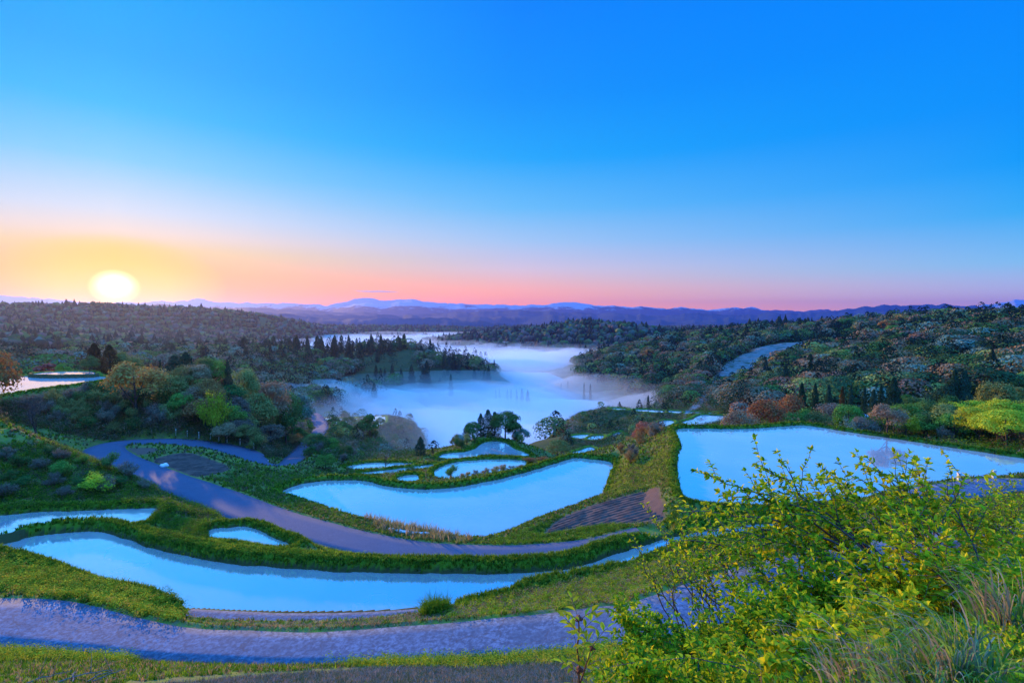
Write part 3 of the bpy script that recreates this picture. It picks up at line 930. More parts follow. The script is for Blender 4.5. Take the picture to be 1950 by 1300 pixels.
# ------------------------------------------------------------------ visibility and sampling on the ground grid
def project(p):
    p = np.asarray(p, float)
    fwd = p[..., 1] * CP - p[..., 2] * SP
    up = p[..., 1] * SP + p[..., 2] * CP
    fwd = np.where(fwd > 1e-3, fwd, 1e-3)
    return 975 + FPX * p[..., 0] / fwd, 650 - FPX * up / fwd


GPX, GPY = project(np.stack([GX, GY, GZ], -1))
_t = GZ / GR
_cm = np.maximum.accumulate(_t, axis=1)
HID = (_cm - _t) * GR                       # metres by which a point lies below the sight line over nearer ground
_dA = np.gradient(az_c)[:, None] * GR * np.gradient(rr)[None, :]      # ground area of each grid node
FRONT = (np.abs(GU) < 0.92) & (GPX > -130) & (GPX < 2080) & (GPY < 1500)


def in_px(poly):
    poly = np.array(poly, float)
    x0, y0 = poly.min(0)
    x1, y1 = poly.max(0)
    m = FRONT & (GPX >= x0) & (GPX <= x1) & (GPY >= y0) & (GPY <= y1)
    ins = np.zeros(GX.shape, bool)
    ins[m] = poly_sd(GPX[m], GPY[m], poly) < 0
    return ins


def sample(mask, n, weight=None, mind=None, jitter=True, r=None):
    """n random ground points from the masked grid nodes (weight = per-node weight, default ground area)"""
    r = r or rng
    ii = np.flatnonzero(mask.ravel())
    if len(ii) == 0:
        return np.zeros((0, 3))
    w = (_dA if weight is None else weight).ravel()[ii]
    w = w / w.sum()
    pick = r.choice(ii, size=n * (4 if mind else 1), p=w)
    X, Y = GX.ravel()[pick], GY.ravel()[pick]
    if jitter:
        rad = GR.ravel()[pick]
        X = X + r.normal(0, 1, len(X)) * rad * .0012
        Y = Y + r.normal(0, 1, len(X)) * rad * .003
    Zv = gz(X, Y) if jitter else GZ.ravel()[pick]
    pts = np.stack([X, Y, Zv], 1)
    if mind:
        keep = []
        kx = np.empty((0, 2))
        for k in range(len(pts)):
            md = mind if isinstance(mind, (int, float)) else mind(pts[k])
            if len(keep) == 0 or ((kx - pts[k, :2]) ** 2).sum(1).min() > md * md:
                keep.append(k)
                kx = pts[keep, :2]
                if len(keep) >= n:
                    break
        pts = pts[keep]
    return pts


SCR = _dA * 1.0 / GR ** 2                    # weight that spreads points evenly over the picture (up to slope)

# ------------------------------------------------------------------ shape kits
def unit(v):
    return v / (np.linalg.norm(v, axis=-1, keepdims=True) + 1e-9)


def quad_cloud(pos, nrm, size, r, asp=1.0, jit=.26):
    """a small four-cornered leaf spray at each pos, facing about nrm"""
    n = len(pos)
    nrm = unit(unit(nrm) + r.normal(0, jit, (n, 3)))
    a = unit(np.cross(nrm, r.normal(0, 1, (n, 3))))
    b = np.cross(nrm, a)
    s = (size * r.uniform(.6, 1.3, n))[:, None]
    k = r.uniform(.55, 1.0, (n, 1)) * asp
    v = np.stack([pos - a * s, pos - b * s * k, pos + a * s, pos + b * s * k], 1)
    v[:, 1] += nrm * s * .25
    v[:, 3] += nrm * s * .25
    f = np.arange(n * 4).reshape(n, 4)
    return v.reshape(-1, 3), f


def tube(path, rad, sides=5):
    """verts, quads of a tapered tube along path (k,3) with radii (k,)"""
    path = np.asarray(path, float)
    k = len(path)
    tan = unit(np.gradient(path, axis=0))
    ref = np.array([0.31, 0.17, 0.93]) if abs(tan[0][2]) < .9 else np.array([1., 0.1, 0])
    a = unit(np.cross(tan, ref))
    b = np.cross(tan, a)
    th = np.arange(sides) / sides * 2 * math.pi
    v = path[:, None] + (a[:, None] * np.cos(th)[None, :, None] + b[:, None] * np.sin(th)[None, :, None]) * np.asarray(rad)[:, None, None]
    idx = np.arange(k * sides).reshape(k, sides)
    nx = np.roll(idx, -1, 1)
    f = np.stack([idx[:-1], nx[:-1], nx[1:], idx[1:]], -1).reshape(-1, 4)
    return v.reshape(-1, 3), f


class MB:
    def __init__(s):
        s.v, s.q, s.n, s.t, s.c = [], [], 0, [], []

    def add(s, v, f, col=None):
        f = np.asarray(f)
        (s.q if f.shape[1] == 4 else s.t).append(f + s.n)
        s.v.append(v)
        if col is not None:
            c = np.empty((len(v), 4), np.float32)
            c[:] = col
            s.c.append(c)
        s.n += len(v)

    def mesh(s, name, mats, smooth=False):
        fs = []
        if s.q:
            fs.append(np.concatenate(s.q))
        if s.t:
            fs.append(np.concatenate(s.t))
        at = {'tint': ('POINT', np.concatenate(s.c))} if s.c else None
        return mesh_np(name, np.concatenate(s.v), fs, mats, smooth, at)


def box(mb, c, s, rz=0.0, col=None):
    x, y, z = np.array(s) / 2
    v = np.array([[i, j, k] for i in (-x, x) for j in (-y, y) for k in (-z, z)])
    ca, sa = math.cos(rz), math.sin(rz)
    v = np.stack([v[:, 0] * ca - v[:, 1] * sa, v[:, 0] * sa + v[:, 1] * ca, v[:, 2]], 1) + np.array(c)
    f = np.array([[0, 1, 3, 2], [4, 6, 7, 5], [0, 4, 5, 1], [2, 3, 7, 6], [0, 2, 6, 4], [1, 5, 7, 3]])
    mb.add(v, f, col)


m_bark = simple_mat('bark', (.06, .045, .04, 1), (.16, .13, .12, 1), 8, .95, .02, .1)
m_bark_pale = simple_mat('pale_bark', (.14, .12, .12, 1), (.30, .26, .25, 1), 8, .95, .02, .1)
LEAF = {
 'cedar': leaf_mat('cedar_needles', (0.024, 0.061, 0.038, 1), (0.054, 0.115, 0.061, 1), .2, .6),
 'cedarbrown': leaf_mat('brown_cedar_needles', (0.081, 0.061, 0.027, 1), (0.176, 0.101, 0.041, 1), .3, .6),
 'green': leaf_mat('green_leaves', (0.095, 0.230, 0.041, 1), (0.216, 0.378, 0.068, 1)),
 'deep': leaf_mat('deep_green_leaves', (0.047, 0.135, 0.041, 1), (0.121, 0.243, 0.061, 1)),
 'olive': leaf_mat('olive_leaves', (0.189, 0.230, 0.068, 1), (0.351, 0.351, 0.108, 1)),
 'yellow': leaf_mat('yellow_green_leaves', (0.351, 0.459, 0.027, 1), (0.620, 0.620, 0.054, 1)),
 'orange': leaf_mat('orange_leaves', (0.405, 0.176, 0.068, 1), (0.567, 0.351, 0.095, 1)),
 'red': leaf_mat('russet_leaves', (0.405, 0.121, 0.081, 1), (0.540, 0.230, 0.135, 1)),
 'pink': leaf_mat('pinkish_brown_leaves', (.30, .18, .11, 1), (.44, .29, .17, 1)),
 'blue': leaf_mat('blue_grey_leaves', (0.149, 0.270, 0.203, 1), (0.297, 0.432, 0.338, 1)),
 'lilac': leaf_mat('grey_brown_twigs', (.19, .15, .11, 1), (.30, .25, .18, 1)),
}


def cedar_kit(h, w, n, leaf, seed, blunt=.55, top=0.0):
    r = np.random.default_rng(seed)
    mb = MB()
    zc = r.uniform(0, 1, n) ** 1.15                       # more sprays low down
    rad = (w / 2) * (1 - zc) ** blunt * (1 - .25 * np.exp(-zc * 14))
    rad = rad * (1 + .16 * np.sin(zc * 26 + r.uniform(0, 6)))
    th = r.uniform(0, 2 * math.pi, n)
    lump = 1 + .22 * vnoise(th * 2.2, zc * 7, seed) - .1
    rho = rad * lump * np.sqrt(r.uniform(.35, 1, n))
    z = h * (.06 + .94 * zc)
    pos = np.stack([np.cos(th) * rho, np.sin(th) * rho, z], 1)
    nr = np.stack([np.cos(th), np.sin(th), np.full(n, .55)], 1)
    v, f = quad_cloud(pos, nr, leaf, r, .7)
    mb.add(v, f)
    tp, tf = tube([(0, 0, -.5), (0, 0, h * .5), (0, 0, h * .97)], [w * .05, w * .035, w * .008], 6)
    tm = MB()
    tm.add(tp, tf)
    return mb.mesh('crown', [LEAF['cedar']]), tm.mesh('trunk', [m_bark], True)


def limbs(tm, h, w, r, n=6, base_r=.03, start=.25):
    pts = []
    sway = r.normal(0, .03, 2) * h
    tp = np.array([(0, 0, -.4), (sway[0] * .3, sway[1] * .3, h * start), (sway[0], sway[1], h * .6), (sway[0] * 1.3, sway[1] * 1.3, h * .85)])
    v, f = tube(smooth_poly(tp, 3, False), np.linspace(h * base_r, h * base_r * .2, 10), 6)
    tm.add(v, f)
    for k in range(n):
        a = k / n * 2 * math.pi + r.uniform(-.4, .4)
        z0 = h * r.uniform(start, .55)
        e = np.array([math.cos(a) * w * .36, math.sin(a) * w * .36, h * r.uniform(.55, .9)])
        s = np.array([sway[0] * .5, sway[1] * .5, z0])
        m = (s + e) / 2 + [0, 0, -h * .04]
        v, f = tube(smooth_poly([s, m, e], 3, False), np.linspace(h * base_r * .45, h * base_r * .08, 7), 4)
        tm.add(v, f)
        pts.append(e)
    return pts


def broad_kit(h, w, n, leaf, seed, nlobe=16, layered=0.0, start=.25, low=.22):
    r = np.random.default_rng(seed)
    tm, mb = MB(), MB()
    limbs(tm, h, w, r, 6, .028, start)
    P_, N_ = [], []
    for k in range(nlobe):
        u = r.normal(0, 1, 3)
        u[2] = abs(u[2]) * .9 - .25
        u = u / np.linalg.norm(u)
        c = np.array([u[0] * w * .33, u[1] * w * .33, h * (low + (1 - low) * .5) + u[2] * h * (1 - low) * .36])
        lr = np.array([w, w, h * (.75 - .45 * layered)]) * r.uniform(.13, .23)
        m = int(n / nlobe * r.uniform(.6, 1.4))
        d = unit(r.normal(0, 1, (m, 3)))
        d[:, 2] = np.where(r.uniform(0, 1, m) < .7, np.abs(d[:, 2]), d[:, 2])
        rr_ = r.uniform(.55, 1.12, (m, 1))
        P_.append(c + d * lr * rr_)
        N_.append(d + [0, 0, .3])
    v, f = quad_cloud(np.concatenate(P_), np.concatenate(N_), leaf, r)
    mb.add(v, f)
    return mb.mesh('crown', [LEAF['green']]), tm.mesh('trunk', [m_bark], True)


def shrub_kit(h, w, n, leaf, seed):
    r = np.random.default_rng(seed)
    tm, mb = MB(), MB()
    P_, N_ = [], []
    nst = 9
    for k in range(nst):
        a = k / nst * 2 * math.pi + r.uniform(-.3, .3)
        rr_ = w * .5 * r.uniform(.3, .95)
        e = np.array([math.cos(a) * rr_, math.sin(a) * rr_, h * r.uniform(.55, 1.0) * (1 - .35 * (rr_ / w * 2) ** 2)])
        pth = smooth_poly([(0, 0, -.3), e * [.35, .35, .55], e], 3, False)
        v, f = tube(pth, np.linspace(.05, .012, len(pth)) * h / 3, 4)
        tm.add(v, f)
        m = n // nst
        t_ = r.uniform(.35, 1.0, (m, 1)) ** .7
        sp = (w * .17) * unit(r.normal(0, 1, (m, 3))) * r.uniform(.3, 1.1, (m, 1))
        sp[:, 2] *= .8
        p = e * np.c_[t_, t_, t_ ** .6] + sp
        p[:, 2] = np.maximum(p[:, 2], .05 * h)
        P_.append(p)
        N_.append(sp / w * 6 + [0, 0, .5])
    v, f = quad_cloud(np.concatenate(P_), np.concatenate(N_), leaf, r)
    mb.add(v, f)
    return mb.mesh('foliage', [LEAF['green']]), tm.mesh('stems', [m_bark], True)


def bare_kit(h, w, seed, depth=4, lean=0, sparse=1.0):
    r = np.random.default_rng(seed)
    tm = MB()

    def grow(p, d, ln, rad, lv):
        k = 4
        pts = [p]
        dd = d.copy()
        for i in range(k):
            dd = unit(dd + r.normal(0, .16, 3) + [0, 0, .06])
            pts.append(pts[-1] + dd * ln / k)
        v, f = tube(pts, np.linspace(rad, rad * .55, k + 1), 5 if lv > 1 else 3)
        tm.add(v, f)
        if lv == 0:
            return
        nb = 4 if lv > 1 else 3
        for i in range(nb):
            t_ = r.uniform(.35, 1) if i else 1.0
            q = pts[int(t_ * k)]
            side = unit(np.cross(dd, r.normal(0, 1, 3)))
            nd = unit(dd * r.uniform(.5, 1) + side * r.uniform(.5, 1.0) * (w / h) * 1.3 + [0, 0, .12])
            grow(q, nd, ln * r.uniform(.55, .8), rad * .55, lv - 1)

    grow(np.array([0, 0, -.3]), unit(np.array([lean, 0, 1.0])), h * .38, h * .022, depth)
    return tm.mesh('branches', [m_bark], True)


KIT = {
 'cedar': [cedar_kit(18, 6.0, 1500, .38, 100 + i, b) for i, b in enumerate((.5, .62, .8))],
 'cedarnear': [cedar_kit(12, 6.0, 5200, .17, 120 + i, b) for i, b in enumerate((.45, .6))],
 'broadfar': [broad_kit(10, 10, 1000, .42, 200 + i, 14) for i in range(4)],
 'broad': [broad_kit(8, 8, 5200, .15, 220 + i, 26, 0, .12, .0) for i in range(4)],
 'layered': [broad_kit(8, 9, 5200, .14, 240 + i, 28, .6, .15, .04) for i in range(2)],
 'shrub': [shrub_kit(3, 4, 2300, .085, 260 + i) for i in range(4)],
 'airy': [broad_kit(8, 7, 5200, .15, 280 + i, 30, .1, .2, .08) for i in range(2)],
}
BARE = [bare_kit(6, 6, 300), bare_kit(6, 3.6, 301), bare_kit(6, 5, 302)]
KDIM = {'cedar': (18, 6), 'cedarnear': (12, 6), 'broadfar': (10, 10), 'broad': (8, 8), 'layered': (8, 9), 'shrub': (3, 4), 'airy': (8, 7)}


def plant(kit, x, y, z, h, w, leafm, label, cat, group, name, bark=None, rz=None, r=rng):
    """one tree or shrub: an Empty at its foot with its crown and its trunk as children"""
    c_me, t_me = KIT[kit][int(r.integers(len(KIT[kit])))]
    kh, kw = KDIM[kit]
    e = bpy.data.objects.new(name, None)
    C.collection.objects.link(e)
    e.empty_display_size = .2
    e.location = (x, y, z - .1)
    e.rotation_euler = (0, 0, r.uniform(0, 6.28) if rz is None else rz)
    e.scale = (w / kw, w / kw, h / kh)
    tag(e, label, cat, group)
    isS = kit == 'shrub'
    c = link('foliage' if isS else 'crown', c_me, e)
    c.material_slots[0].link = 'OBJECT'
    c.material_slots[0].material = LEAF[leafm]
    t_ = link('stems' if isS else 'trunk', t_me, e)
    if bark:
        t_.material_slots[0].link = 'OBJECT'
        t_.material_slots[0].material = bark
    return e


def place(kit, px, d, pytop, wpx, leafm, label, cat='tree', group=None, name=None, sink=0.0, hmin=.8):
    """tree standing on the ground at column px and distance d, its top at photograph row pytop, wpx photograph pixels wide"""
    x = (px - 975) / FPX * d
    z = float(gz(x, d)[0]) - sink
    h = max(hmin, PY(px, pytop, d)[2] - z)
    w = wpx / FPX * d
    if not kit.startswith('cedar') and kit != 'shrub':
        w = max(w, h * .72)
    nm = name or {'cedar': 'cedar_tree', 'cedarnear': 'cedar_tree', 'shrub': 'shrub'}.get(kit, 'broadleaf_tree')
    return plant(kit, x, d, z, h, w, leafm, label, cat, group, nm)


def place_bare(i, px, d, pytop, wpx, label, group=None, rz=0):
    x = (px - 975) / FPX * d
    z = float(gz(x, d)[0])
    h = max(1, PY(px, pytop, d)[2] - z)
    o = link('bare_tree', BARE[i])
    o.location = (x, d, z)
    s = h / 6.6
    o.scale = (s * .9, s * .9, s)
    o.rotation_euler = (0, 0, rz)
    tag(o, label, 'tree', group)
    return o


MARKS = []          # (px, py, name): things by which a tree of a wood can be found
for m_ in [(40, 735, 'bright hill paddy'), (255, 715, 'lone orange tree'), (192, 680, 'twin brown cedars'), (352, 695, 'broad dark evergreens'), (60, 760, 'bare forked tree'), (393, 732, 'golden orange tree'),
           (487, 765, 'large brownish tree'), (455, 710, 'pale olive crest tree'), (200, 855, 'hairpin bend'), (370, 885, 'ploughed island field'), (510, 885, 'last white post'), (590, 810, 'lower road'),
           (640, 800, 'three-cornered valley paddy'), (715, 798, 'rounded valley paddy'), (799, 860, 'lone spruce'), (925, 800, 'knoll conifers'), (1064, 850, 'dark layered tree'), (655, 850, 'tall bare tree'),
           (171, 915, 'bright yellow bush'), (100, 812, 'crest of the left mound'), (150, 980, 'reedy left paddy'), (1290, 818, 'corner of the right paddy'), (1465, 775, 'golden olive tree'), (1706, 750, 'big broad cedar'),
           (1832, 735, 'twin dark cedars'), (1732, 800, 'yellow-green round tree'), (1930, 790, 'large golden tree'), (1400, 725, 'pale track'), (1500, 670, 'pale field'), (1650, 735, 'line of cedars'),
           (1380, 735, 'cedar pair by the track'), (1180, 675, 'far end of the fog'), (1300, 790, 'row of small far paddies'), (1945, 610, 'lattice tower'), (1770, 757, 'green terrace'), (1830, 715, 'thin pale path'),
           (715, 710, 'first cedars in the mist'), (812, 710, 'widest cedar in the mist'), (612, 745, 'shore trees'), (930, 700, 'ridge tip'), (440, 655, 'valley houses'), (1236, 805, 'reddish brown tree'), (560, 770, 'ridge end')]:
    MARKS.append(m_)
USED = {}


def describe(word, s, p, hh, where):
    px, py = project(p + np.array([0, 0, hh * .5]))
    dd = sorted((math.hypot((px - a) * .8, (py - b) * 1.2), a, b, n_) for a, b, n_ in MARKS)
    size = 'small ' if s < .88 else 'tall ' if s > 1.12 else 'mid-sized '
    for dist, a, b, n_ in dd[:9]:
        dx_, dy_ = px - a, py - b
        h_ = 'right of' if dx_ > 0 else 'left of'
        v_ = 'below' if dy_ > 0 else 'above'
        rel = h_ if abs(dx_) > abs(dy_) * 2.2 else v_ if abs(dy_) > abs(dx_) * 1.5 else v_ + ' and ' + h_
        rel = ('close ' if dist < 38 else 'far ' if dist > 120 else 'well ' if dist > 75 else '') + rel
        lab = size + word + ' ' + rel + ' the ' + n_
        if lab not in USED:
            break
    USED[lab] = 1
    return lab


# ------------------------------------------------------------------ single trees one can point to
PL = 'trees standing around the hill paddies on the left'
for a in [
 ('broad', 255, 86, 681, 112, 'orange', 'wide orange-brown tree standing alone at the right end of the hill paddy'),
 ('cedarnear', 178, 118, 652, 46, 'cedarbrown', 'left of the two brown cedars behind the small upper hill paddy'),
 ('cedarnear', 207, 116, 656, 48, 'cedarbrown', 'right of the two brown cedars behind the small upper hill paddy'),
 ('broad', 168, 112, 676, 32, 'olive', 'small olive tree in front of the left brown cedar'),
 ('broad', 238, 122, 664, 46, 'olive', 'pale olive round tree tucked behind the two brown cedars'),
 ('broadfar', 88, 121, 692, 46, 'red', 'low dark red domed tree behind the bank of the hill paddy'),
 ('broad', 118, 120, 690, 20, 'green', 'small green tree just right of the low red tree'),
 ('cedarnear', 330, 112, 676, 40, 'cedar', 'broad dark evergreen left of its taller twin behind the small hill paddies'),
 ('cedarnear', 352, 110, 669, 42, 'cedar', 'tall dark evergreen behind the small hill paddies'),
 ('cedarnear', 303, 125, 684, 10, 'cedar', 'very narrow dark cedar left of the broad evergreens'),
 ('broad', 384, 106, 676, 42, 'olive', 'pale tan tree right of the tall dark evergreen'),
 ('broad', 404, 108, 676, 32, 'green', 'green round tree behind the pale tan tree'),
 ('cedarnear', 432, 108, 686, 24, 'cedar', 'small dark cedar at the crest of the wooded slope'),
 ('broad', 455, 112, 694, 36, 'olive', 'pale olive tree beside the small dark cedar on the crest'),
 ('broad', 393, 90, 716, 62, 'orange', 'golden orange spreading tree on the wooded slope below the small paddies'),
 ('shrub', 405, 82, 745, 62, 'yellow', 'bright yellow-green bush in the middle of the wooded slope'),
 ('broad', 345, 86, 741, 50, 'green', 'dark green round tree on the slope above the road bend'),
 ('broad', 365, 88, 732, 52, 'pink', 'greyish pink tree on the slope beside the golden orange tree'),
 ('broad', 487, 104, 742, 56, 'olive', 'large brownish round tree halfway down the ridge'),
 ('broad', 443, 92, 750, 40, 'lilac', 'greyish brown crown in the middle of the wooded slope'),
 ('broad', 508, 120, 715, 30, 'pink', 'pinkish tree on the ridge line nearest the fog'),
 ('broad', 552, 138, 736, 34, 'blue', 'pale blue-grey tree at the tip of the ridge above the lower road'),
 ('broad', 540, 128, 745, 42, 'deep', 'dark green tree at the tip of the ridge above the lower road'),
 ('broad', -38, 74, 640, 56, 'orange', 'orange tree cut off by the left edge above the hill paddy'),
 ('broad', -42, 60, 716, 44, 'olive', 'dark leafy branches at the left edge in front of the hill paddy'),
]:
    place(*a, 'shrub' if a[0] == 'shrub' else 'tree', PL)
# trees by the middle paddies
PM = 'trees on the knoll above the small middle paddies'
for a in [
 ('cedarnear', 888, 117, 808, 24, 'cedar', 'leftmost dark pointed tree on the knoll'),
 ('cedarnear', 915, 115, 786, 28, 'cedar', 'first tall dark conifer at the top of the knoll'),
 ('cedarnear', 929, 116, 779, 30, 'cedar', 'tallest dark conifer at the top of the knoll'),
 ('cedarnear', 942, 116, 783, 28, 'cedar', 'last tall dark conifer beside the big leafy tree on the knoll'),
 ('airy', 962, 114, 780, 66, 'deep', 'big airy leafy tree right of the conifers on the knoll'),
 ('airy', 993, 112, 815, 36, 'blue', 'blue-green airy tree at the right end of the knoll'),
 ('airy', 900, 114, 800, 34, 'deep', 'airy tree between the conifers and the left end of the knoll'),
 ('airy', 873, 112, 826, 26, 'blue', 'small airy tree at the left foot of the knoll'),
 ('airy', 980, 113, 800, 34, 'deep', 'airy tree between the big leafy tree and the right end of the knoll'),
]:
    place(*a, 'tree', PM)
PS = 'young trees around the middle paddies'
for a in [
 ('cedarnear', 799, 100, 830, 27, 'cedar', 'lone dark spruce with a bare lower trunk behind the small paddies'),
 ('cedarnear', 822, 102, 852, 8, 'cedar', 'tiny dark spruce right of the lone spruce'),
 ('layered', 1064, 92, 832, 50, 'olive', 'dark layered tree standing before the fog right of the knoll'),
 ('shrub', 857, 77, 882, 32, 'green', 'light green layered shrub in the left end of the curved paddy bank'),
 ('shrub', 779, 83, 906, 27, 'deep', 'dark rounded bush beside the tiny pool'),
 ('shrub', 1010, 84, 868, 34, 'orange', 'orange bushes left of the dark layered tree on the paddy bank'),
 ('shrub', 1035, 86, 866, 30, 'orange', 'orange bush nearest the dark layered tree'),
 ('broad', 1236, 92, 795, 24, 'red', 'reddish brown round tree left of the big right paddy'),
]:
    place(*a, 'tree' if a[0] != 'shrub' else 'shrub', PS)
for k, (px, d, t_, w_) in enumerate([(890, 78, 896, 16), (905, 78, 893, 20), (925, 78, 889, 22), (942, 78, 886, 24), (958, 80, 882, 24), (975, 80, 886, 22), (992, 81, 884, 22), (880, 76.5, 898, 16)]):
    place('shrub', px, d, t_, w_, ('orange', 'lilac', 'pink', 'orange')[k % 4], ['second', 'third', 'fourth', 'fifth', 'sixth', 'seventh', 'last', 'first'][k] + ' bush from the left in the russet row on the curved paddy bank', 'shrub', 'row of russet bushes on the bank of the curved paddy')
place_bare(0, 62, 70, 716, 70, 'bare forked tree in front of the bright hill paddy')
place_bare(2, 731, 87, 855, 60, 'bare dark tree leaning over the narrow paddies', rz=1)
place_bare(1, 655, 110, 822, 40, 'tall bare tree at the edge of the fog above the lower road', rz=2)
place_bare(1, 690, 105, 852, 40, 'slender bare tree right of the tall bare tree by the fog', rz=3)
place_bare(2, 1395, 74, 766, 50, 'bare grey tree at the left end of the wood behind the right paddy', rz=.5)
place_bare(0, 1373, 76, 776, 40, 'leaning bare tree at the corner of the right paddy', rz=2.5)

# near wood behind the right paddy
PR = 'trees of the wood behind the big right paddy'
for a in [
 ('broad', 1412, 84, 772, 56, 'pink', 'brownish half-bare tree at the left end of the wood'),
 ('broad', 1465, 88, 752, 76, 'orange', 'golden olive tree at the left of the wood behind the right paddy'),
 ('broad', 1500, 96, 742, 50, 'orange', 'tan round tree behind the golden olive tree'),
 ('cedarnear', 1530, 100, 728, 34, 'cedar', 'left dark cedar in the line of cedars above the wood'),
 ('cedarnear', 1556, 102, 728, 28, 'cedar', 'second dark cedar in the line above the wood'),
 ('cedarnear', 1582, 103, 731, 26, 'cedar', 'third dark cedar in the line above the wood'),
 ('cedarnear', 1608, 100, 735, 18, 'cedarbrown', 'reddish brown narrow cedar in the middle of the wood'),
 ('cedarnear', 1624, 98, 731, 22, 'cedar', 'dark cedar right of the reddish brown narrow cedar'),
 ('cedarnear', 1650, 104, 736, 18, 'cedar', 'small pointed cedar beside the little hut'),
 ('cedarnear', 1668, 100, 740, 22, 'cedar', 'short cedar left of the big broad cedar'),
 ('cedarnear', 1706, 98, 718, 52, 'cedar', 'big broad dark cedar in the middle of the wood'),
 ('cedarnear', 1682, 106, 732, 18, 'cedar', 'slim cedar leaning against the big broad cedar'),
 ('cedarnear', 1822, 96, 702, 40, 'cedar', 'left of the twin tall dark cedars at the right of the wood'),
 ('cedarnear', 1842, 95, 704, 38, 'cedar', 'right of the twin tall dark cedars at the right of the wood'),
 ('broad', 1802, 97, 726, 28, 'cedar', 'dark round tree at the foot of the twin cedars'),
 ('broad', 1732, 78, 780, 46, 'yellow', 'bright yellow-green round tree behind the right paddy'),
 ('broad', 1682, 82, 774, 42, 'green', 'fresh light green tree left of the bright yellow-green tree'),
 ('airy', 1766, 80, 778, 34, 'olive', 'olive tree with a visible trunk right of the yellow-green tree'),
 ('broad', 1652, 78, 788, 52, 'lilac', 'grey-brown bushy tree close behind the right paddy bank'),
 ('broad', 1585, 88, 758, 50, 'lilac', 'greyish brown crown in the middle of the wood'),
 ('broad', 1930, 74, 752, 90, 'yellow', 'large golden yellow tree at the right edge'),
 ('broad', 1905, 96, 718, 44, 'olive', 'pale olive tree above the large golden tree'),
 ('broad', 1820, 88, 748, 46, 'deep', 'green bushy tree below the twin cedars'),
 ('cedarnear', 1862, 82, 776, 34, 'cedar', 'small spreading dark conifer below the twin cedars'),
 ('broad', 1530, 84, 770, 50, 'green', 'mid green tree close behind the middle of the paddy bank'),
 ('broad', 1560, 82, 775, 46, 'olive', 'olive tree close behind the middle of the paddy bank'),
 ('broad', 1620, 84, 762, 40, 'green', 'yellowish green tree below the reddish brown narrow cedar'),
 ('shrub', 1622, 74, 796, 36, 'blue', 'pale blue-green bush at the edge of the paddy bank'),
]:
    place(*a, 'shrub' if a[0] == 'shrub' else 'tree', PR)

# cedars in and around the fog
PF = 'cedars standing in the valley fog'
for a in [
 (715, 505, 694, 11), (724, 508, 700, 8), (732, 510, 704, 8), (746, 502, 694, 13), (763, 495, 700, 13), (783, 500, 694, 17), (812, 498, 686, 18), (808, 492, 700, 28), (858, 480, 712, 12), (845, 560, 668, 9),
 (863, 560, 678, 7), (873, 558, 680, 10), (903, 545, 698, 10), (930, 540, 695, 13), (941, 600, 684, 8), (852, 545, 690, 8), (922, 545, 705, 10), (711, 432, 728, 15), (944, 470, 741, 7), (951, 468, 740, 7), (966, 462, 741, 8),
 (973, 460, 740, 8), (984, 455, 740, 9), (994, 452, 739, 11), (1005, 448, 742, 12), (1069, 520, 748, 5), (1082, 520, 747, 5), (1113, 470, 728, 6), (1125, 470, 730, 7), (1236, 250, 770, 9), (1371, 305, 732, 13), (1388, 302, 728, 16)]:
    place('cedar', a[0], a[1], a[2], a[3], 'cedar', describe('dark cedar in fog', 1.0, PY(a[0], a[2], a[1]), 0, '') if a[0] < 1230 else ('left' if a[0] < 1380 else 'right') + ' dark cedar of the pair at the right end of the fog' if a[0] > 1240 else 'lone dim cedar in the fog above the far paddies', 'tree', PF if a[0] < 1230 else 'cedars at the right end of the fog', hmin=9)
for px, d, tt, w in [(612, 370, 738, 46), (596, 372, 746, 30), (640, 420, 745, 10), (585, 380, 742, 14)]:
    place('broadfar', px, d, tt, w, 'olive', {612: 'widest', 596: 'second leftmost', 640: 'rightmost small', 585: 'leftmost'}[px] + ' dim rounded tree at the left shore of the fog', 'tree', 'rounded trees at the left shore of the fog', hmin=7)
for px, d, tt, w in [(702, 232, 789, 20), (627, 225, 807, 12), (690, 228, 800, 12)]:
    place('broadfar', px, d, tt, w, 'deep', {702: 'larger tree right of', 627: 'small tree just below', 690: 'small tree between'}[px] + ' the two bright paddies at the fog edge', 'tree', 'small trees by the paddies at the fog edge', hmin=3)

# ------------------------------------------------------------------ woods: every tree of the nearer slopes is a tree
vis = HID < 4
rw = np.random.default_rng(99)


def wood(poly, n, mind, kits, h, w, label, group, maxhid=4.0, rmin=0, rmax=1e9, area=False):
    m = in_px(poly) & (HID < maxhid) & (GR > rmin) & (GR < rmax) & (GM['pale'] < .4) & (GM['flat'] < .5) & (GM['wet'] < .5) & (GM['bund'] < .35)
    pts = sample(m, n, None if area else SCR, mind, r=rw)
    for p in pts:
        k, lf, word = kits[int(rw.integers(len(kits)))]
        s = rw.uniform(.75, 1.25)
        hh, ww = (h * s, w * s * rw.uniform(.85, 1.15))
        if k.startswith('cedar'):
            hh, ww = h * 1.35 * s, w * .62 * s
        if k == 'shrub':
            hh, ww = h * .66 * s, w * .68 * s
        nm = 'cedar_tree' if k.startswith('cedar') else 'shrub' if k == 'shrub' else 'broadleaf_tree'
        lab = describe(word, s, p, hh, label)
        plant(k, p[0], p[1], p[2], hh, ww, lf, lab, 'shrub' if k == 'shrub' else 'tree', group, nm, r=rw)


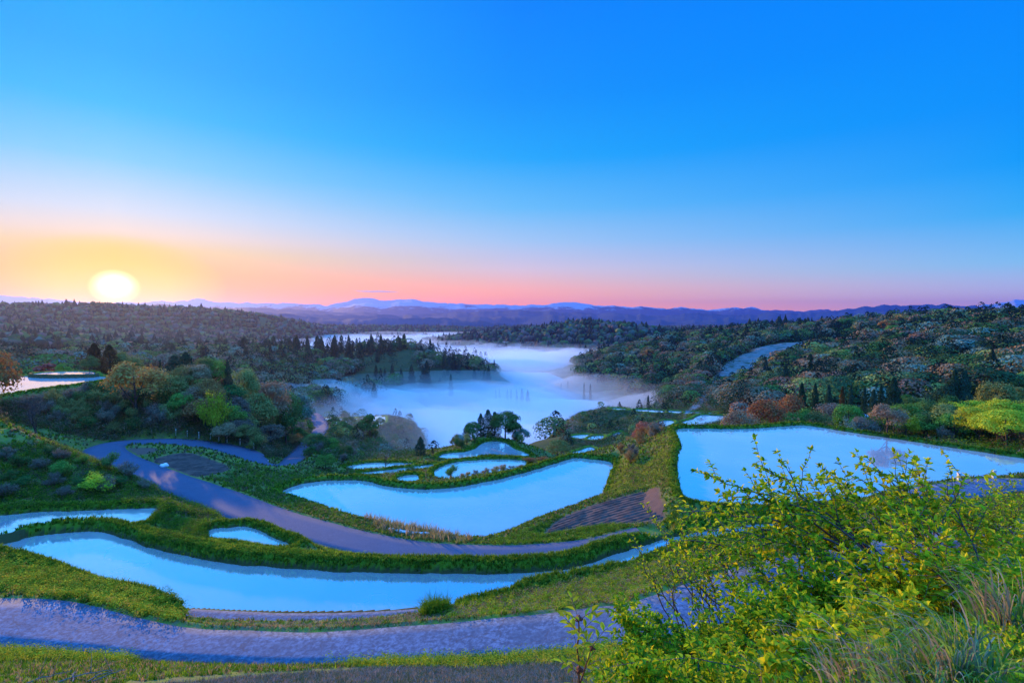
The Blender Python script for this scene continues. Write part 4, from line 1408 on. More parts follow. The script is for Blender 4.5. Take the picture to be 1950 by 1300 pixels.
KW_ = dict(
 cedars=[('cedar', 'cedar', 'dark cedar')],
 mix=[('broadfar', 'green', 'mid green tree'), ('broadfar', 'deep', 'deep green tree'), ('broadfar', 'olive', 'olive tree'), ('broadfar', 'blue', 'pale blue-green tree'), ('broadfar', 'orange', 'orange tinged tree'),
      ('broadfar', 'pink', 'pinkish brown tree'), ('broadfar', 'deep', 'deep green tree'), ('broadfar', 'lilac', 'greyish brown tree')],
 green=[('broadfar', 'green', 'mid green tree'), ('broadfar', 'deep', 'deep green tree'), ('broadfar', 'olive', 'olive tree'), ('broadfar', 'deep', 'deep green tree')],
)
# cedar ridge left of the fog
wood([(440, 676), (600, 666), (700, 664), (790, 660), (832, 682), (800, 694), (700, 694), (560, 692), (440, 700)], 130, 5.0, KW_['cedars'], 13, 13, 'in the dense plantation along the ridge left of the fog', 'cedars of the ridge plantation')
wood([(835, 684), (925, 700), (925, 706), (835, 694)], 16, 5, KW_['cedars'], 8.5, 8, 'at the low right end of the ridge plantation', 'cedars at the end of the ridge')
wood([(470, 690), (640, 694), (700, 700), (640, 725), (560, 738), (480, 716)], 26, 9, KW_['mix'], 10, 10, 'on the slope below the ridge plantation', 'trees below the ridge plantation')
# right hills
wood([(1150, 672), (1250, 656), (1300, 646), (1310, 690), (1250, 700), (1180, 690)], 24, 8, KW_['mix'], 12, 14, 'on the low hill right of the fog', 'trees of the low hill right of the fog')
wood([(1250, 660), (1350, 642), (1450, 628), (1540, 636), (1450, 656), (1350, 670)], 26, 7, KW_['cedars'], 12, 11, 'on the wooded crest right of the fog', 'cedars of the crest right of the fog')
wood([(1290, 652), (1430, 640), (1440, 668), (1400, 700), (1340, 715), (1290, 712)], 26, 8, KW_['mix'], 10, 12, 'on the slope left of the pale field', 'trees left of the pale field')
wood([(1560, 632), (1640, 622), (1750, 620), (1870, 630), (1900, 670), (1800, 700), (1640, 705), (1560, 720), (1450, 730), (1480, 700), (1570, 680)], 96, 7, KW_['mix'], 11, 14, 'on the wooded hillside above the right paddy', 'trees of the wooded hillside above the right paddy')
wood([(1420, 740), (1460, 706), (1540, 700), (1560, 715), (1540, 735), (1460, 752)], 20, 4.5, KW_['cedars'], 9, 8.5, 'in the clump beside the pale track', 'cedars beside the pale track')
wood([(1700, 625), (1800, 618), (1950, 620), (1990, 625), (1950, 640), (1800, 634)], 34, 6, KW_['cedars'], 9.5, 9.5, 'on the skyline of the right hillside', 'cedars on the right skyline')
wood([(1860, 690), (1950, 676), (2000, 676), (1990, 740), (1880, 735)], 22, 5, KW_['cedars'], 8, 8, 'in the grove at the right edge', 'cedars of the grove at the right edge')
# left hill slope
HILLMIX = [('broad', 'olive', 'olive brown tree'), ('broad', 'green', 'green round tree'), ('broad', 'deep', 'dark green tree'), ('broad', 'pink', 'brownish grey tree'), ('shrub', 'lilac', 'grey-brown twiggy shrub'),
           ('shrub', 'deep', 'dark green shrub'), ('shrub', 'olive', 'olive shrub'), ('broad', 'lilac', 'greyish brown tree'), ('broad', 'orange', 'orange tinged tree'), ('broad', 'olive', 'olive brown tree'), ('shrub', 'olive', 'olive shrub')]
wood([(300, 770), (340, 745), (420, 735), (500, 760), (590, 808), (590, 835), (560, 852), (500, 862), (440, 845), (380, 826), (300, 820)], 96, 1.9, HILLMIX, 4.6, 5.4, 'on the wooded slope above the road bend', 'trees and shrubs of the slope above the road bend', rmax=200)
wood([(0, 782), (120, 762), (240, 745), (320, 770), (320, 826), (220, 832), (140, 815)], 60, 2.0, [q for q in HILLMIX if q[0] == 'shrub'], 4.4, 4.6, 'on the scrubby bank below the hill paddy', 'shrubs of the bank below the hill paddy', rmax=120)
# behind the right paddy
wood([(1340, 808), (1420, 775), (1560, 760), (1700, 790), (1950, 800), (1990, 870), (1700, 832), (1530, 806)], 60, 2.5, HILLMIX[:6] + [('layered', 'yellow', 'yellow-green tree')], 5.2, 5.2, 'in the thicket behind the right paddy', 'trees and shrubs behind the right paddy', maxhid=7, rmax=135)
wood([(1600, 760), (1760, 745), (1950, 745), (1990, 800), (1700, 800)], 26, 4, HILLMIX[:3] + [('shrub', 'pink', 'brownish shrub')], 4.5, 5, 'around the open ground beyond the right paddy', 'trees around the open ground', maxhid=5, rmax=230)
# left valley, in the glow
wood([(0, 640), (140, 640), (300, 650), (440, 660), (440, 690), (250, 690), (100, 700), (0, 710)], 46, 9, KW_['green'] + KW_['cedars'] * 3, 11, 11, 'in the purple lit valley below the sun', 'trees of the valley below the sun', maxhid=8, rmin=200)
# between the lower road and the fog, and by the hollow
wood([(580, 880), (600, 850), (660, 850), (700, 872), (650, 890), (600, 905)], 24, 2.4, HILLMIX[:3] + HILLMIX[4:6], 3.6, 4, 'on the brushy slope beside the lower road', 'shrubs beside the lower road', maxhid=3, rmax=180)
wood([(840, 845), (900, 820), (960, 818), (1000, 850), (960, 842), (920, 838), (880, 855)], 18, 1.4, [('shrub', 'deep', 'dark green bush'), ('shrub', 'olive', 'olive bush')], 3.4, 2.6, 'covering the knoll above the small paddies', 'bushes on the knoll', maxhid=3, rmax=140)
wood([(1180, 860), (1215, 830), (1250, 812), (1262, 822), (1235, 850), (1200, 890)], 16, 1.3, [('shrub', 'orange', 'russet shrub'), ('shrub', 'lilac', 'grey twiggy shrub')], 2.8, 2.6, 'on the bank left of the right paddy', 'shrubs on the bank left of the right paddy', maxhid=3, rmax=110)
wood([(630, 803), (700, 794), (760, 806), (812, 835), (790, 856), (700, 852), (640, 840)], 34, 3.0, [('shrub', 'deep', 'dark green bush'), ('shrub', 'olive', 'olive bush'), ('broad', 'deep', 'dim green tree')], 5.5, 5.5, 'on the dim knoll at the near edge of the fog', 'bushes on the dim knoll at the fog', maxhid=3, rmin=120, rmax=330)
# the left mound
wood([(0, 870), (100, 860), (200, 890), (280, 930), (250, 945), (100, 948), (0, 945)], 26, 1.5, [('shrub', 'deep', 'dark green shrub'), ('shrub', 'green', 'green shrub'), ('shrub', 'lilac', 'grey twiggy shrub')], 2.2, 2.6, 'on the front of the left mound', 'shrubs on the left mound', rmax=70)
place('shrub', 171, 45.5, 898, 62, 'yellow', 'bright yellow-green bush at the foot of the left mound', 'shrub', 'shrubs on the left mound')
place('shrub', 132, 45, 925, 50, 'green', 'green bush left of the bright yellow-green bush', 'shrub', 'shrubs on the left mound')

# ------------------------------------------------------------------ far woods as one mass
m_mass, t, out = new_mat('far_crowns')
at = t.nodes.new('ShaderNodeAttribute')
at.attribute_name = 'tint'
principled(t, out, nmix(t, 1.0, at.outputs['Color'], nmix(t, tex_noise(t, .5, 4, .7), (.6, .6, .6, 1), (1.3, 1.3, 1.3, 1)), 'MULTIPLY'), .95, .05)
bm = bmesh.new()
bmesh.ops.create_icosphere(bm, subdivisions=2, radius=1)
ICO_V = np.array([v.co[:] for v in bm.verts])
ICO_F = np.array([[v.index for v in f.verts] for f in bm.faces])
bm.free()
TINTS = np.array([(.05, .09, .03), (.08, .13, .035), (.10, .12, .04), (.12, .10, .06), (.17, .10, .07), (.09, .14, .10), (.03, .05, .03), (.04, .07, .04), (.13, .15, .05), (.20, .12, .10)])


def crowns(name, pts, rad, r, conif=.2):
    n = len(pts)
    k = len(ICO_V)
    sc = rad * r.uniform(.6, 1.3, (n, 1, 1))
    V = np.repeat(ICO_V[None], n, 0)
    nz_ = 1 + .38 * (vnoise(V[..., 0] * 2.1 + r.uniform(0, 99, (n, 1)), V[..., 1] * 2.1 + V[..., 2] * 1.7 + r.uniform(0, 99, (n, 1)), 3) - .5) * 2
    V = V * nz_[..., None]
    ic = (r.uniform(0, 1, n) < conif)
    cz = np.where(ic, 1.9, .95)[:, None]
    V[..., 2] *= cz
    taper = np.where(ic[:, None], np.clip(1 - (V[..., 2] / 2.2 + .4) * .7, .08, 1.2), 1)
    V[..., 0] *= taper
    V[..., 1] *= taper
    V = V * sc + pts[:, None, :] + np.array([0, 0, 1]) * (sc * .7)
    F = (ICO_F[None] + (np.arange(n) * k)[:, None, None]).reshape(-1, 3)
    tc_ = TINTS[r.integers(0, len(TINTS), n)] * r.uniform(.7, 1.3, (n, 1))
    tc_[ic] = (.022, .04, .025)
    col = np.concatenate([np.repeat(tc_, k, 0), np.ones((n * k, 1))], 1)
    me = mesh_np(name, V.reshape(-1, 3), F, [m_mass], True, {'tint': ('POINT', col)})
    return tag(link(name, me), kind='stuff')


open_land = fbm(GX, GY, 130, 4, 55)
NOWOOD = in_px([(560, 775), (760, 775), (900, 800), (860, 880), (600, 880), (560, 840)]) | in_px([(1070, 770), (1390, 768), (1400, 812), (1290, 815), (1200, 860), (1070, 870)]) | in_px([(700, 706), (900, 706), (930, 735), (640, 735)])
base_all = (HID < 10) & FRONT & (GM['pale'] < .3) & (GM['flat'] < .5) & (GM['wet'] < .5) & (GM['bund'] < .2)
base_m = (HID < 10) & ~NOWOOD & FRONT & (GM['pale'] < .3) & (GM['flat'] < .5) & (GM['wet'] < .5) & (GM['bund'] < .2)
low = GZ > -66
m = base_m & (GR > 800) & (GR < 3600) & (GZ > -72)
crowns('forest', sample(m, 15000, SCR ** .75 * _dA ** .25, r=rw), 6.5, rw, .22)
# ------------------------------------------------------------------ grass, weeds and brush: one mass of each
def tint_mat(name, trans=.45, rough=.8):
    m, t, out = new_mat(name)
    at = t.nodes.new('ShaderNodeAttribute')
    at.attribute_name = 'tint'
    g = t.nodes.new('ShaderNodeNewGeometry')
    c = nmix(t, 1.0, at.outputs['Color'], nramp(t, g.outputs['Random Per Island'], [(0, (.78, .78, .78, 1)), (1, (1.22, 1.22, 1.22, 1))]), 'MULTIPLY')
    d = t.nodes.new('ShaderNodeBsdfDiffuse')
    tr = t.nodes.new('ShaderNodeBsdfTranslucent')
    t.links.new(c, d.inputs[0])
    t.links.new(c, tr.inputs[0])
    mx = t.nodes.new('ShaderNodeMixShader')
    mx.inputs[0].default_value = trans
    t.links.new(d.outputs[0], mx.inputs[1])
    t.links.new(tr.outputs[0], mx.inputs[2])
    t.links.new(mx.outputs[0], out.inputs[0])
    return m


m_blade = tint_mat('grass_blades')
m_weed = tint_mat('weed_leaves')
m_crown = tint_mat('wood_crowns', .1)
rg = np.random.default_rng(5)


def blades(name, pts, h, width, nb, pal, r, spread=.12, bend=.5, kind='stuff'):
    n = len(pts)
    if n == 0:
        return None
    hs = np.asarray(h) * r.uniform(.6, 1.3, n) if np.ndim(h) == 0 else h * r.uniform(.7, 1.25, n)
    ws = np.full(n, width) if np.ndim(width) == 0 else width
    P0 = np.repeat(pts, nb, 0)
    H = np.repeat(hs, nb) * r.uniform(.6, 1.15, n * nb)
    Wd = np.repeat(ws, nb)
    N_ = n * nb
    a = r.uniform(0, 2 * math.pi, N_)
    off = np.stack([np.cos(a), np.sin(a), np.zeros(N_)], 1) * (r.uniform(0, spread, N_) * (H / .3) ** .3)[:, None]
    P0 = P0 + off
    P0[:, 2] -= .03
    lean = r.normal(0, .33, (N_, 2)) + off[:, :2] * 1.6
    side = r.uniform(0, math.pi, N_)
    sx, sy = np.cos(side) * Wd / 2, np.sin(side) * Wd / 2
    z = np.zeros(N_)
    v0 = P0 + np.stack([-sx, -sy, z], 1)
    v1 = P0 + np.stack([sx, sy, z], 1)
    mid = P0 + np.stack([lean[:, 0] * H * .35, lean[:, 1] * H * .35, H * .62], 1)
    v2 = mid + np.stack([sx * .8, sy * .8, z], 1)
    v3 = mid - np.stack([sx * .8, sy * .8, z], 1)
    tip = P0 + np.stack([lean[:, 0] * H * (.6 + bend), lean[:, 1] * H * (.6 + bend), H * (1 - .25 * bend)], 1)
    V = np.stack([v0, v1, v2, v3, tip], 1).reshape(-1, 3)
    b = np.arange(N_)[:, None] * 5
    Q = b + np.array([[0, 1, 2, 3]])
    T = b + np.array([[3, 2, 4]])
    pal = np.array(pal)
    ci = pal[r.integers(0, len(pal), n)] * r.uniform(.75, 1.25, (n, 1))
    col = np.concatenate([np.repeat(ci, nb * 5, 0), np.ones((N_ * 5, 1))], 1)
    me = mesh_np(name, V, [Q, T], [m_blade], False, {'tint': ('POINT', col)})
    o = link(name, me)
    return tag(o, kind=kind) if kind else o


def clumps(name, pts, h, w, nl, leaf, pal, r, mat=None, kind='stuff'):
    """low leafy plants: nl small leaves filling a rounded heap at each point"""
    n = len(pts)
    if n == 0:
        return None
    s = r.uniform(.55, 1.4, n)
    d = unit(r.normal(0, 1, (n, nl, 3)))
    d[..., 2] = np.abs(d[..., 2])
    rad = r.uniform(.45, 1.05, (n, nl, 1))
    hw = np.stack([np.full(n, w / 2), np.full(n, w / 2), np.full(n, h)], 1) if np.ndim(h) == 0 else np.stack([w / 2 * np.ones(n), w / 2 * np.ones(n), h], 1)
    pos = pts[:, None] + d * rad * hw[:, None] * s[:, None, None]
    v, f = quad_cloud(pos.reshape(-1, 3), (d + [0, 0, .4]).reshape(-1, 3), leaf, r, .75)
    pal = np.array(pal)
    ci = pal[r.integers(0, len(pal), n)] * r.uniform(.75, 1.25, (n, 1))
    col = np.concatenate([np.repeat(ci, nl * 4, 0), np.ones((n * nl * 4, 1))], 1)
    me = mesh_np(name, v, f, [mat or m_weed], False, {'tint': ('POINT', col)})
    return tag(link(name, me), kind=kind)


GREEN = [(.09, .21, .015), (.15, .28, .02), (.25, .36, .025), (.06, .15, .02)]
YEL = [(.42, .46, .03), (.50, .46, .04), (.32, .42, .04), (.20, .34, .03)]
DRY = [(.36, .26, .13), (.30, .22, .14), (.42, .34, .22), (.20, .22, .06)]
SCRUB = [(.10, .16, .04), (.16, .18, .05), (.07, .12, .04), (.22, .17, .09), (.24, .20, .14)]
okg = FRONT & (GM['flat'] < .5) & (GM['wet'] < .5) & (GM['soil'] < .45) & (HID < 2)
bn = GM['bund'] > .45
m = okg & bn & (GR > 20) & (GR < 50)
blades('bund_grass', sample(m, 17000, r=rg), .26, .035, 7, GREEN + [(.18, .28, .03)], rg)
m = okg & bn & (GR >= 50) & (GR < 130)
blades('bund_grass', sample(m, 12000, r=rg), .32, .07, 6, GREEN, rg)
# yellow blades paint the sun's warm highlight on the front bank; yellow weeds beside it
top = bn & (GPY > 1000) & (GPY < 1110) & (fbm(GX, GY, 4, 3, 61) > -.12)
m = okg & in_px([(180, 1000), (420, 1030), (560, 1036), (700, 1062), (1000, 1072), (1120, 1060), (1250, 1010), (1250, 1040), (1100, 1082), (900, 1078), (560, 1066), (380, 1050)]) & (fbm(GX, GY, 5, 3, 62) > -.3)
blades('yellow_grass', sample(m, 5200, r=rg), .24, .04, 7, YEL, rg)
m = okg & in_px([(400, 1035), (470, 1033), (560, 1045), (640, 1040), (700, 1056), (560, 1068), (420, 1052)])
clumps('roadside_weeds', sample(m, 420, r=rg), .28, .5, 34, .035, YEL + YEL + GREEN, rg)
# open ground near
gn = okg & ~bn
m = gn & (GR > 9) & (GR < 34) & ~((GR < 16.5) & (GPX < 1250))
blades('grass', sample(m, 26000, SCR ** .3 * _dA ** .7, r=rg), .17, .028, 7, GREEN[:3] + DRY[:2] + GREEN[3:], rg)
m = gn & (GR >= 34) & (GR < 62)
blades('grass', sample(m, 26000, r=rg), .24, .05, 6, GREEN + SCRUB[:3] + DRY[:1], rg)
m = gn & (GR >= 62) & (GR < 150)
blades('grass', sample(m, 24000, SCR ** .5 * _dA ** .5, r=rg), .40, .11, 5, SCRUB + GREEN, rg)
# dry grass bank at the foot of the picture
m = okg & (GR < 15.5) & (GPX < 1250) & (GPY > 1225) & (GPY < 1450)
blades('dry_grass', sample(m, 15000, r=rg), .15, .014, 9, [(.20, .19, .18), (.14, .16, .12), (.26, .22, .2), (.08, .12, .05)], rg, .14, 1.0)
m = okg & in_px([(-20, 1238), (300, 1236), (600, 1246), (900, 1246), (1180, 1236), (1180, 1262), (900, 1276), (600, 1268), (300, 1262), (-20, 1262)])
clumps('verge_weeds', sample(m, 1100, r=rg), .42, .36, 44, .03, YEL + YEL + GREEN, rg)
blades('yellow_grass', sample(m, 2400, r=rg), .26, .022, 7, YEL + GREEN[:2], rg)
# leafy verge left, between the farm road and the front paddy
m = okg & in_px([(-60, 1062), (60, 1072), (150, 1098), (260, 1128), (330, 1150), (370, 1172), (330, 1184), (240, 1172), (120, 1140), (-60, 1118)])
clumps('verge_weeds', sample(m, 1700, r=rg), .45, .55, 46, .045, YEL + YEL + [(.52, .56, .04), (.55, .36, .06)] + GREEN[:2], rg)
m = okg & in_px([(290, 1138), (340, 1128), (372, 1150), (368, 1172), (300, 1172)])
clumps('verge_weeds', sample(m, 70, r=rg), .6, .7, 90, .04, GREEN, rg)
# verge right
m = okg & in_px([(820, 1165), (900, 1150), (960, 1136), (1060, 1106), (1180, 1086), (1280, 1050), (1330, 1070), (1300, 1130), (1180, 1150), (1000, 1168), (860, 1180)])
clumps('verge_weeds', sample(m, 1500, r=rg), .30, .45, 36, .038, GREEN[1:3] + YEL + DRY[:2], rg)
m = okg & in_px([(400, 1190), (600, 1190), (760, 1172), (880, 1150), (960, 1150), (880, 1180), (600, 1200), (400, 1198)])
blades('dry_grass', sample(m, 2500, r=rg), .13, .02, 8, DRY[:3], rg, .2, 1.2)
m = okg & in_px([(806, 1148), (850, 1146), (852, 1168), (808, 1172)])
blades('tall_grass', sample(m, 90, r=rg), .75, .03, 16, GREEN[:2], rg, .2)
# brush on slopes: left mound, wooded slope, banks
m = okg & in_px([(-60, 800), (100, 815), (200, 860), (300, 935), (420, 985), (300, 975), (200, 950), (-60, 955)]) & (GR < 70)
clumps('undergrowth', sample(m, 2600, r=rg), .5, .9, 42, .055, SCRUB + GREEN * 2, rg)
m = okg & in_px([(-60, 782), (90, 806), (190, 850), (290, 910), (250, 905), (170, 860), (80, 822), (-60, 800)]) & (GR < 70)
clumps('undergrowth', sample(m, 500, r=rg), .3, .6, 34, .05, YEL, rg)  # yellow palette paints the sun's highlight along the mound crest
m = (HID < 3) & FRONT & (GM['flat'] < .5) & (GM['wet'] < .5) & (GM['bund'] < .3) & in_px([(-60, 775), (120, 755), (300, 738), (420, 725), (520, 755), (600, 800), (590, 850), (560, 872), (500, 868), (420, 843), (330, 830), (190, 838), (60, 812), (-60, 790)]) & (GR < 190)
clumps('undergrowth', sample(m, 9000, r=rg), 1.3, 2.2, 46, .11, SCRUB + [(.2, .14, .09), (.17, .14, .10)] + GREEN[3:], rg)
m = okg & in_px([(1140, 955), (1180, 880), (1240, 830), (1288, 815), (1288, 930), (1240, 930)])
clumps('undergrowth', sample(m, 2200, r=rg), .24, .6, 34, .045, [(.34, .34, .05), (.42, .38, .05), (.22, .32, .04), (.36, .20, .08), (.52, .54, .03)], rg)
m = okg & in_px([(560, 905), (600, 870), (700, 868), (900, 850), (1040, 870), (1160, 860), (1160, 880), (1080, 870), (900, 915), (760, 920), (560, 925), (480, 935), (380, 915)]) & ~bn
clumps('undergrowth', sample(m, 2600, r=rg), .5, .9, 34, .06, SCRUB + GREEN[:2] + [(.30, .2, .06)], rg)
m = okg & in_px([(380, 905), (450, 880), (520, 895), (600, 900), (580, 922), (500, 945), (430, 930)]) & ~bn
clumps('undergrowth', sample(m, 800, r=rg), .4, .8, 34, .05, GREEN + SCRUB[:2], rg)
m = okg & in_px([(-60, 955), (120, 960), (300, 962), (330, 985), (400, 1000), (395, 1035), (300, 1025), (310, 985), (280, 966), (-60, 975)])
clumps('undergrowth', sample(m, 1300, r=rg), .35, .6, 36, .04, GREEN + GREEN + SCRUB[:2], rg)
m = okg & in_px([(930, 1035), (1060, 985), (1150, 962), (1240, 940), (1290, 960), (1300, 1010), (1230, 1030), (1100, 1040), (960, 1045)]) & (GM['soil'] < .2)
clumps('undergrowth', sample(m, 1300, r=rg), .3, .5, 34, .04, GREEN + YEL[2:], rg)
# thicket floor behind the right paddy
m = (HID < 5) & FRONT & (GM['flat'] < .5) & (GM['wet'] < .5) & (GM['bund'] < .3) & (GPX > 1290) & (GPX < 2050) & (GR > 62) & (GR < 240) & (GPY < 880)
clumps('undergrowth', sample(m, 5200, SCR ** .3 * _dA ** .7, r=rg), 1.3, 2.6, 48, .14, SCRUB + GREEN, rg)
# mid-distance trees that nobody could count
def leafy(name, pts, h, w, nl, leaf, pal, r, con=.25):
    n = len(pts)
    if n == 0:
        return
    ic = r.uniform(0, 1, n) < con
    s = r.uniform(.6, 1.35, n)
    u = r.uniform(0, 1, (n, nl))
    th = r.uniform(0, 2 * math.pi, (n, nl))
    zc = np.where(ic[:, None], u ** 1.2, .12 + .88 * np.sqrt(np.clip(1 - (1 - u) ** 1.2, 0, 1)))
    prof = np.where(ic[:, None], .62 * (1 - zc) ** .6, .5 * np.sqrt(np.clip(1 - ((zc - .52) / .50) ** 2, 0.02, 1)) * 1.25)
    lump = 1 + .5 * (vnoise(th * 1.3 + np.arange(n)[:, None] * 7.7, zc * 4, 4) - .5)
    rho = prof * lump * np.sqrt(r.uniform(.4, 1, (n, nl)))
    hh = h * s * np.where(ic, 1.35, 1)
    pos = pts[:, None] + np.stack([np.cos(th) * rho * w * s[:, None], np.sin(th) * rho * w * s[:, None], zc * hh[:, None]], -1)
    nr = np.stack([np.cos(th), np.sin(th), .2 + zc], -1)
    v, f = quad_cloud(pos.reshape(-1, 3), nr.reshape(-1, 3), leaf, r, .8)
    pal = np.array(pal)
    ci = pal[r.integers(0, len(pal), n)] * r.uniform(.7, 1.25, (n, 1))
    ci[ic] = np.array([.02, .048, .03]) * r.uniform(.7, 1.4, (int(ic.sum()), 1))
    col = np.concatenate([np.repeat(ci, nl * 4, 0), np.ones((n * nl * 4, 1))], 1)
    me = mesh_np(name, v, f, [m_crown], False, {'tint': ('POINT', col)})
    tag(link(name, me), kind='stuff')


PALF = [(.10, .20, .05), (.15, .26, .06), (.21, .25, .08), (.28, .21, .11), (.38, .22, .14), (.20, .30, .21), (.06, .13, .05), (.08, .15, .06), (.30, .34, .09), (.36, .24, .13), (.24, .21, .13)]
m = base_m & (GR > 215) & (GR <= 420) & low & (open_land > -.25)
leafy('forest', sample(m, 1150, SCR ** .3 * _dA ** .7, 4.5, r=rw), 9, 11, 420, .5, PALF, rw, .2)
m = base_m & (GR > 420) & (GR <= 820) & low & (open_land > -.22)
leafy('forest', sample(m, 3300, SCR ** .3 * _dA ** .7, r=rw), 10, 12, 150, .9, PALF, rw, .25)
m = base_m & (GR > 215) & (GR <= 820) & low
clumps('undergrowth', sample(m, 7000, SCR ** .5 * _dA ** .5, r=rg), 1.6, 4.5, 18, .45, SCRUB + PALF[:4], rg, m_crown)

m = (HID < 8) & FRONT & in_px([(430, 672), (600, 662), (790, 657), (835, 680), (935, 700), (935, 708), (800, 700), (640, 702), (430, 706)]) & (GR > 350)
leafy('forest', sample(m, 420, r=rw), 13, 8, 150, .75, [(.03, .06, .035), (.05, .08, .045)], rw, .92)
m = (HID < 8) & FRONT & in_px([(430, 700), (600, 698), (690, 700), (640, 725), (580, 742), (470, 722)]) & (GR > 350)
leafy('forest', sample(m, 260, r=rw), 9, 11, 150, .8, PALF, rw, .2)
m = (HID < 4) & FRONT & in_px([(575, 850), (600, 815), (640, 822), (760, 845), (800, 870), (700, 885), (600, 880)]) & (GR > 100) & (GM['flat'] < .5)
clumps('undergrowth', sample(m, 1500, r=rg), 1.2, 2.6, 40, .16, SCRUB + GREEN[3:], rg, m_crown)
m = (HID < 4) & FRONT & in_px([(1060, 815), (1200, 800), (1290, 795), (1290, 815), (1200, 850), (1080, 872)]) & (GR > 100) & (GM['flat'] < .5) & (GM['wet'] < .5) & (GM['bund'] < .3)
clumps('undergrowth', sample(m, 1500, r=rg), .8, 2.4, 36, .15, SCRUB + GREEN[3:], rg, m_crown)

# dry upright weeds along the verge of the middle paddy
m = okg & in_px([(690, 985), (760, 1002), (860, 1022), (905, 1030), (880, 1036), (800, 1028), (720, 1012)])
blades('tall_weeds', sample(m, 260, r=rg), .8, .045, 9, [(.34, .26, .12), (.26, .28, .10), (.40, .32, .20)], rg, .1, .15)
m = okg & in_px([(560, 945), (700, 1000), (900, 1034), (980, 1020), (1060, 990), (1040, 1010), (960, 1038), (860, 1036), (700, 1012), (560, 962)])
clumps('roadside_weeds', sample(m, 700, r=rg), .2, .4, 30, .04, [(.34, .24, .12), (.24, .26, .06)] + GREEN, rg)

m = base_all & NOWOOD & (HID < 3) & (GR > 120) & (GZ > -70)
clumps('undergrowth', sample(m, 5200, SCR ** .4 * _dA ** .6, r=rg), .9, 3.0, 36, .2, SCRUB + GREEN[3:] + [(.22, .17, .09)], rg, m_crown)
leafy('forest', sample(m & (GZ < -40), 120, SCR ** .4 * _dA ** .6, 5, r=rg), 5, 4.5, 200, .28, PALF, rg, .3)
m = base_all & (HID < 3) & (GR > 300) & (GR < 900) & (GZ > -72) & (GPX > 1000) & (GPX < 1420)
clumps('undergrowth', sample(m, 3600, SCR ** .4 * _dA ** .6, r=rg), 1.6, 6.0, 24, .5, SCRUB + PALF[:4], rg, m_crown)
# ------------------------------------------------------------------ plants right in front of the camera
def near_leaves(pos, axis, nrm, length, width, cup=.25):
    """pointed leaves of four faces each: pos = stalk end, axis = direction, nrm = upper side"""
    n = len(pos)
    axis = unit(axis)
    side = unit(np.cross(axis, nrm))
    up = np.cross(side, axis)
    Ln = length[:, None] if np.ndim(length) else length
    Wn = width[:, None] if np.ndim(width) else width
    m1 = pos + axis * Ln * .35
    m2 = pos + axis * Ln * .72 - up * Ln * .05
    tip = pos + axis * Ln * 1.0 - up * Ln * .16
    v = np.stack([pos, m1 + side * Wn * .5 + up * Wn * cup, m2 + side * Wn * .34 + up * Wn * cup * .7, tip,
                  m2 - side * Wn * .34 + up * Wn * cup * .7, m1 - side * Wn * .5 + up * Wn * cup, m1, m2], 1)
    b = np.arange(n)[:, None] * 8
    Q = np.concatenate([b + np.array([[6, 7, 2, 1]]), b + np.array([[6, 5, 4, 7]])])
    T = np.concatenate([b + np.array([[0, 6, 1]]), b + np.array([[0, 5, 6]]), b + np.array([[7, 3, 2]]), b + np.array([[7, 4, 3]])])
    return v.reshape(-1, 3), Q, T


def tint_of(pal, n, k, r, lo=.7, hi=1.3):
    pal = np.array(pal)
    c = pal[r.integers(0, len(pal), n)] * r.uniform(lo, hi, (n, 1))
    return np.concatenate([np.repeat(c, k, 0), np.ones((n * k, 1))], 1)


m_leaf = tint_mat('shrub_leaves', .58)
m_stem_red = simple_mat('reddish_stem', (.16, .07, .05, 1), (.28, .13, .08, 1), 30, .8, .002, .2)
m_stem_dark = simple_mat('dark_stem', (.07, .045, .05, 1), (.17, .12, .12, 1), 30, .85, .002, .2)
FRESH = [(.50, .58, .02), (.60, .64, .03), (.36, .52, .02), (.24, .42, .02), (.66, .60, .03)]
DEEP = [(.10, .30, .02), (.16, .38, .03), (.07, .24, .02), (.28, .48, .02)]
re_ = np.random.default_rng(31)


def stem_path(b, t_, r, n=9, sag=.08, wob=.03):
    b, t_ = np.asarray(b, float), np.asarray(t_, float)
    ln = np.linalg.norm(t_ - b)
    s = np.linspace(0, 1, n)[:, None]
    p = b + (t_ - b) * s
    p[:, 2] += np.sin(s[:, 0] * math.pi) * ln * sag
    w = r.normal(0, wob * ln, (n, 3)) * np.sin(s * math.pi) ** .5
    return smooth_poly(p + w * .5, 2, False)


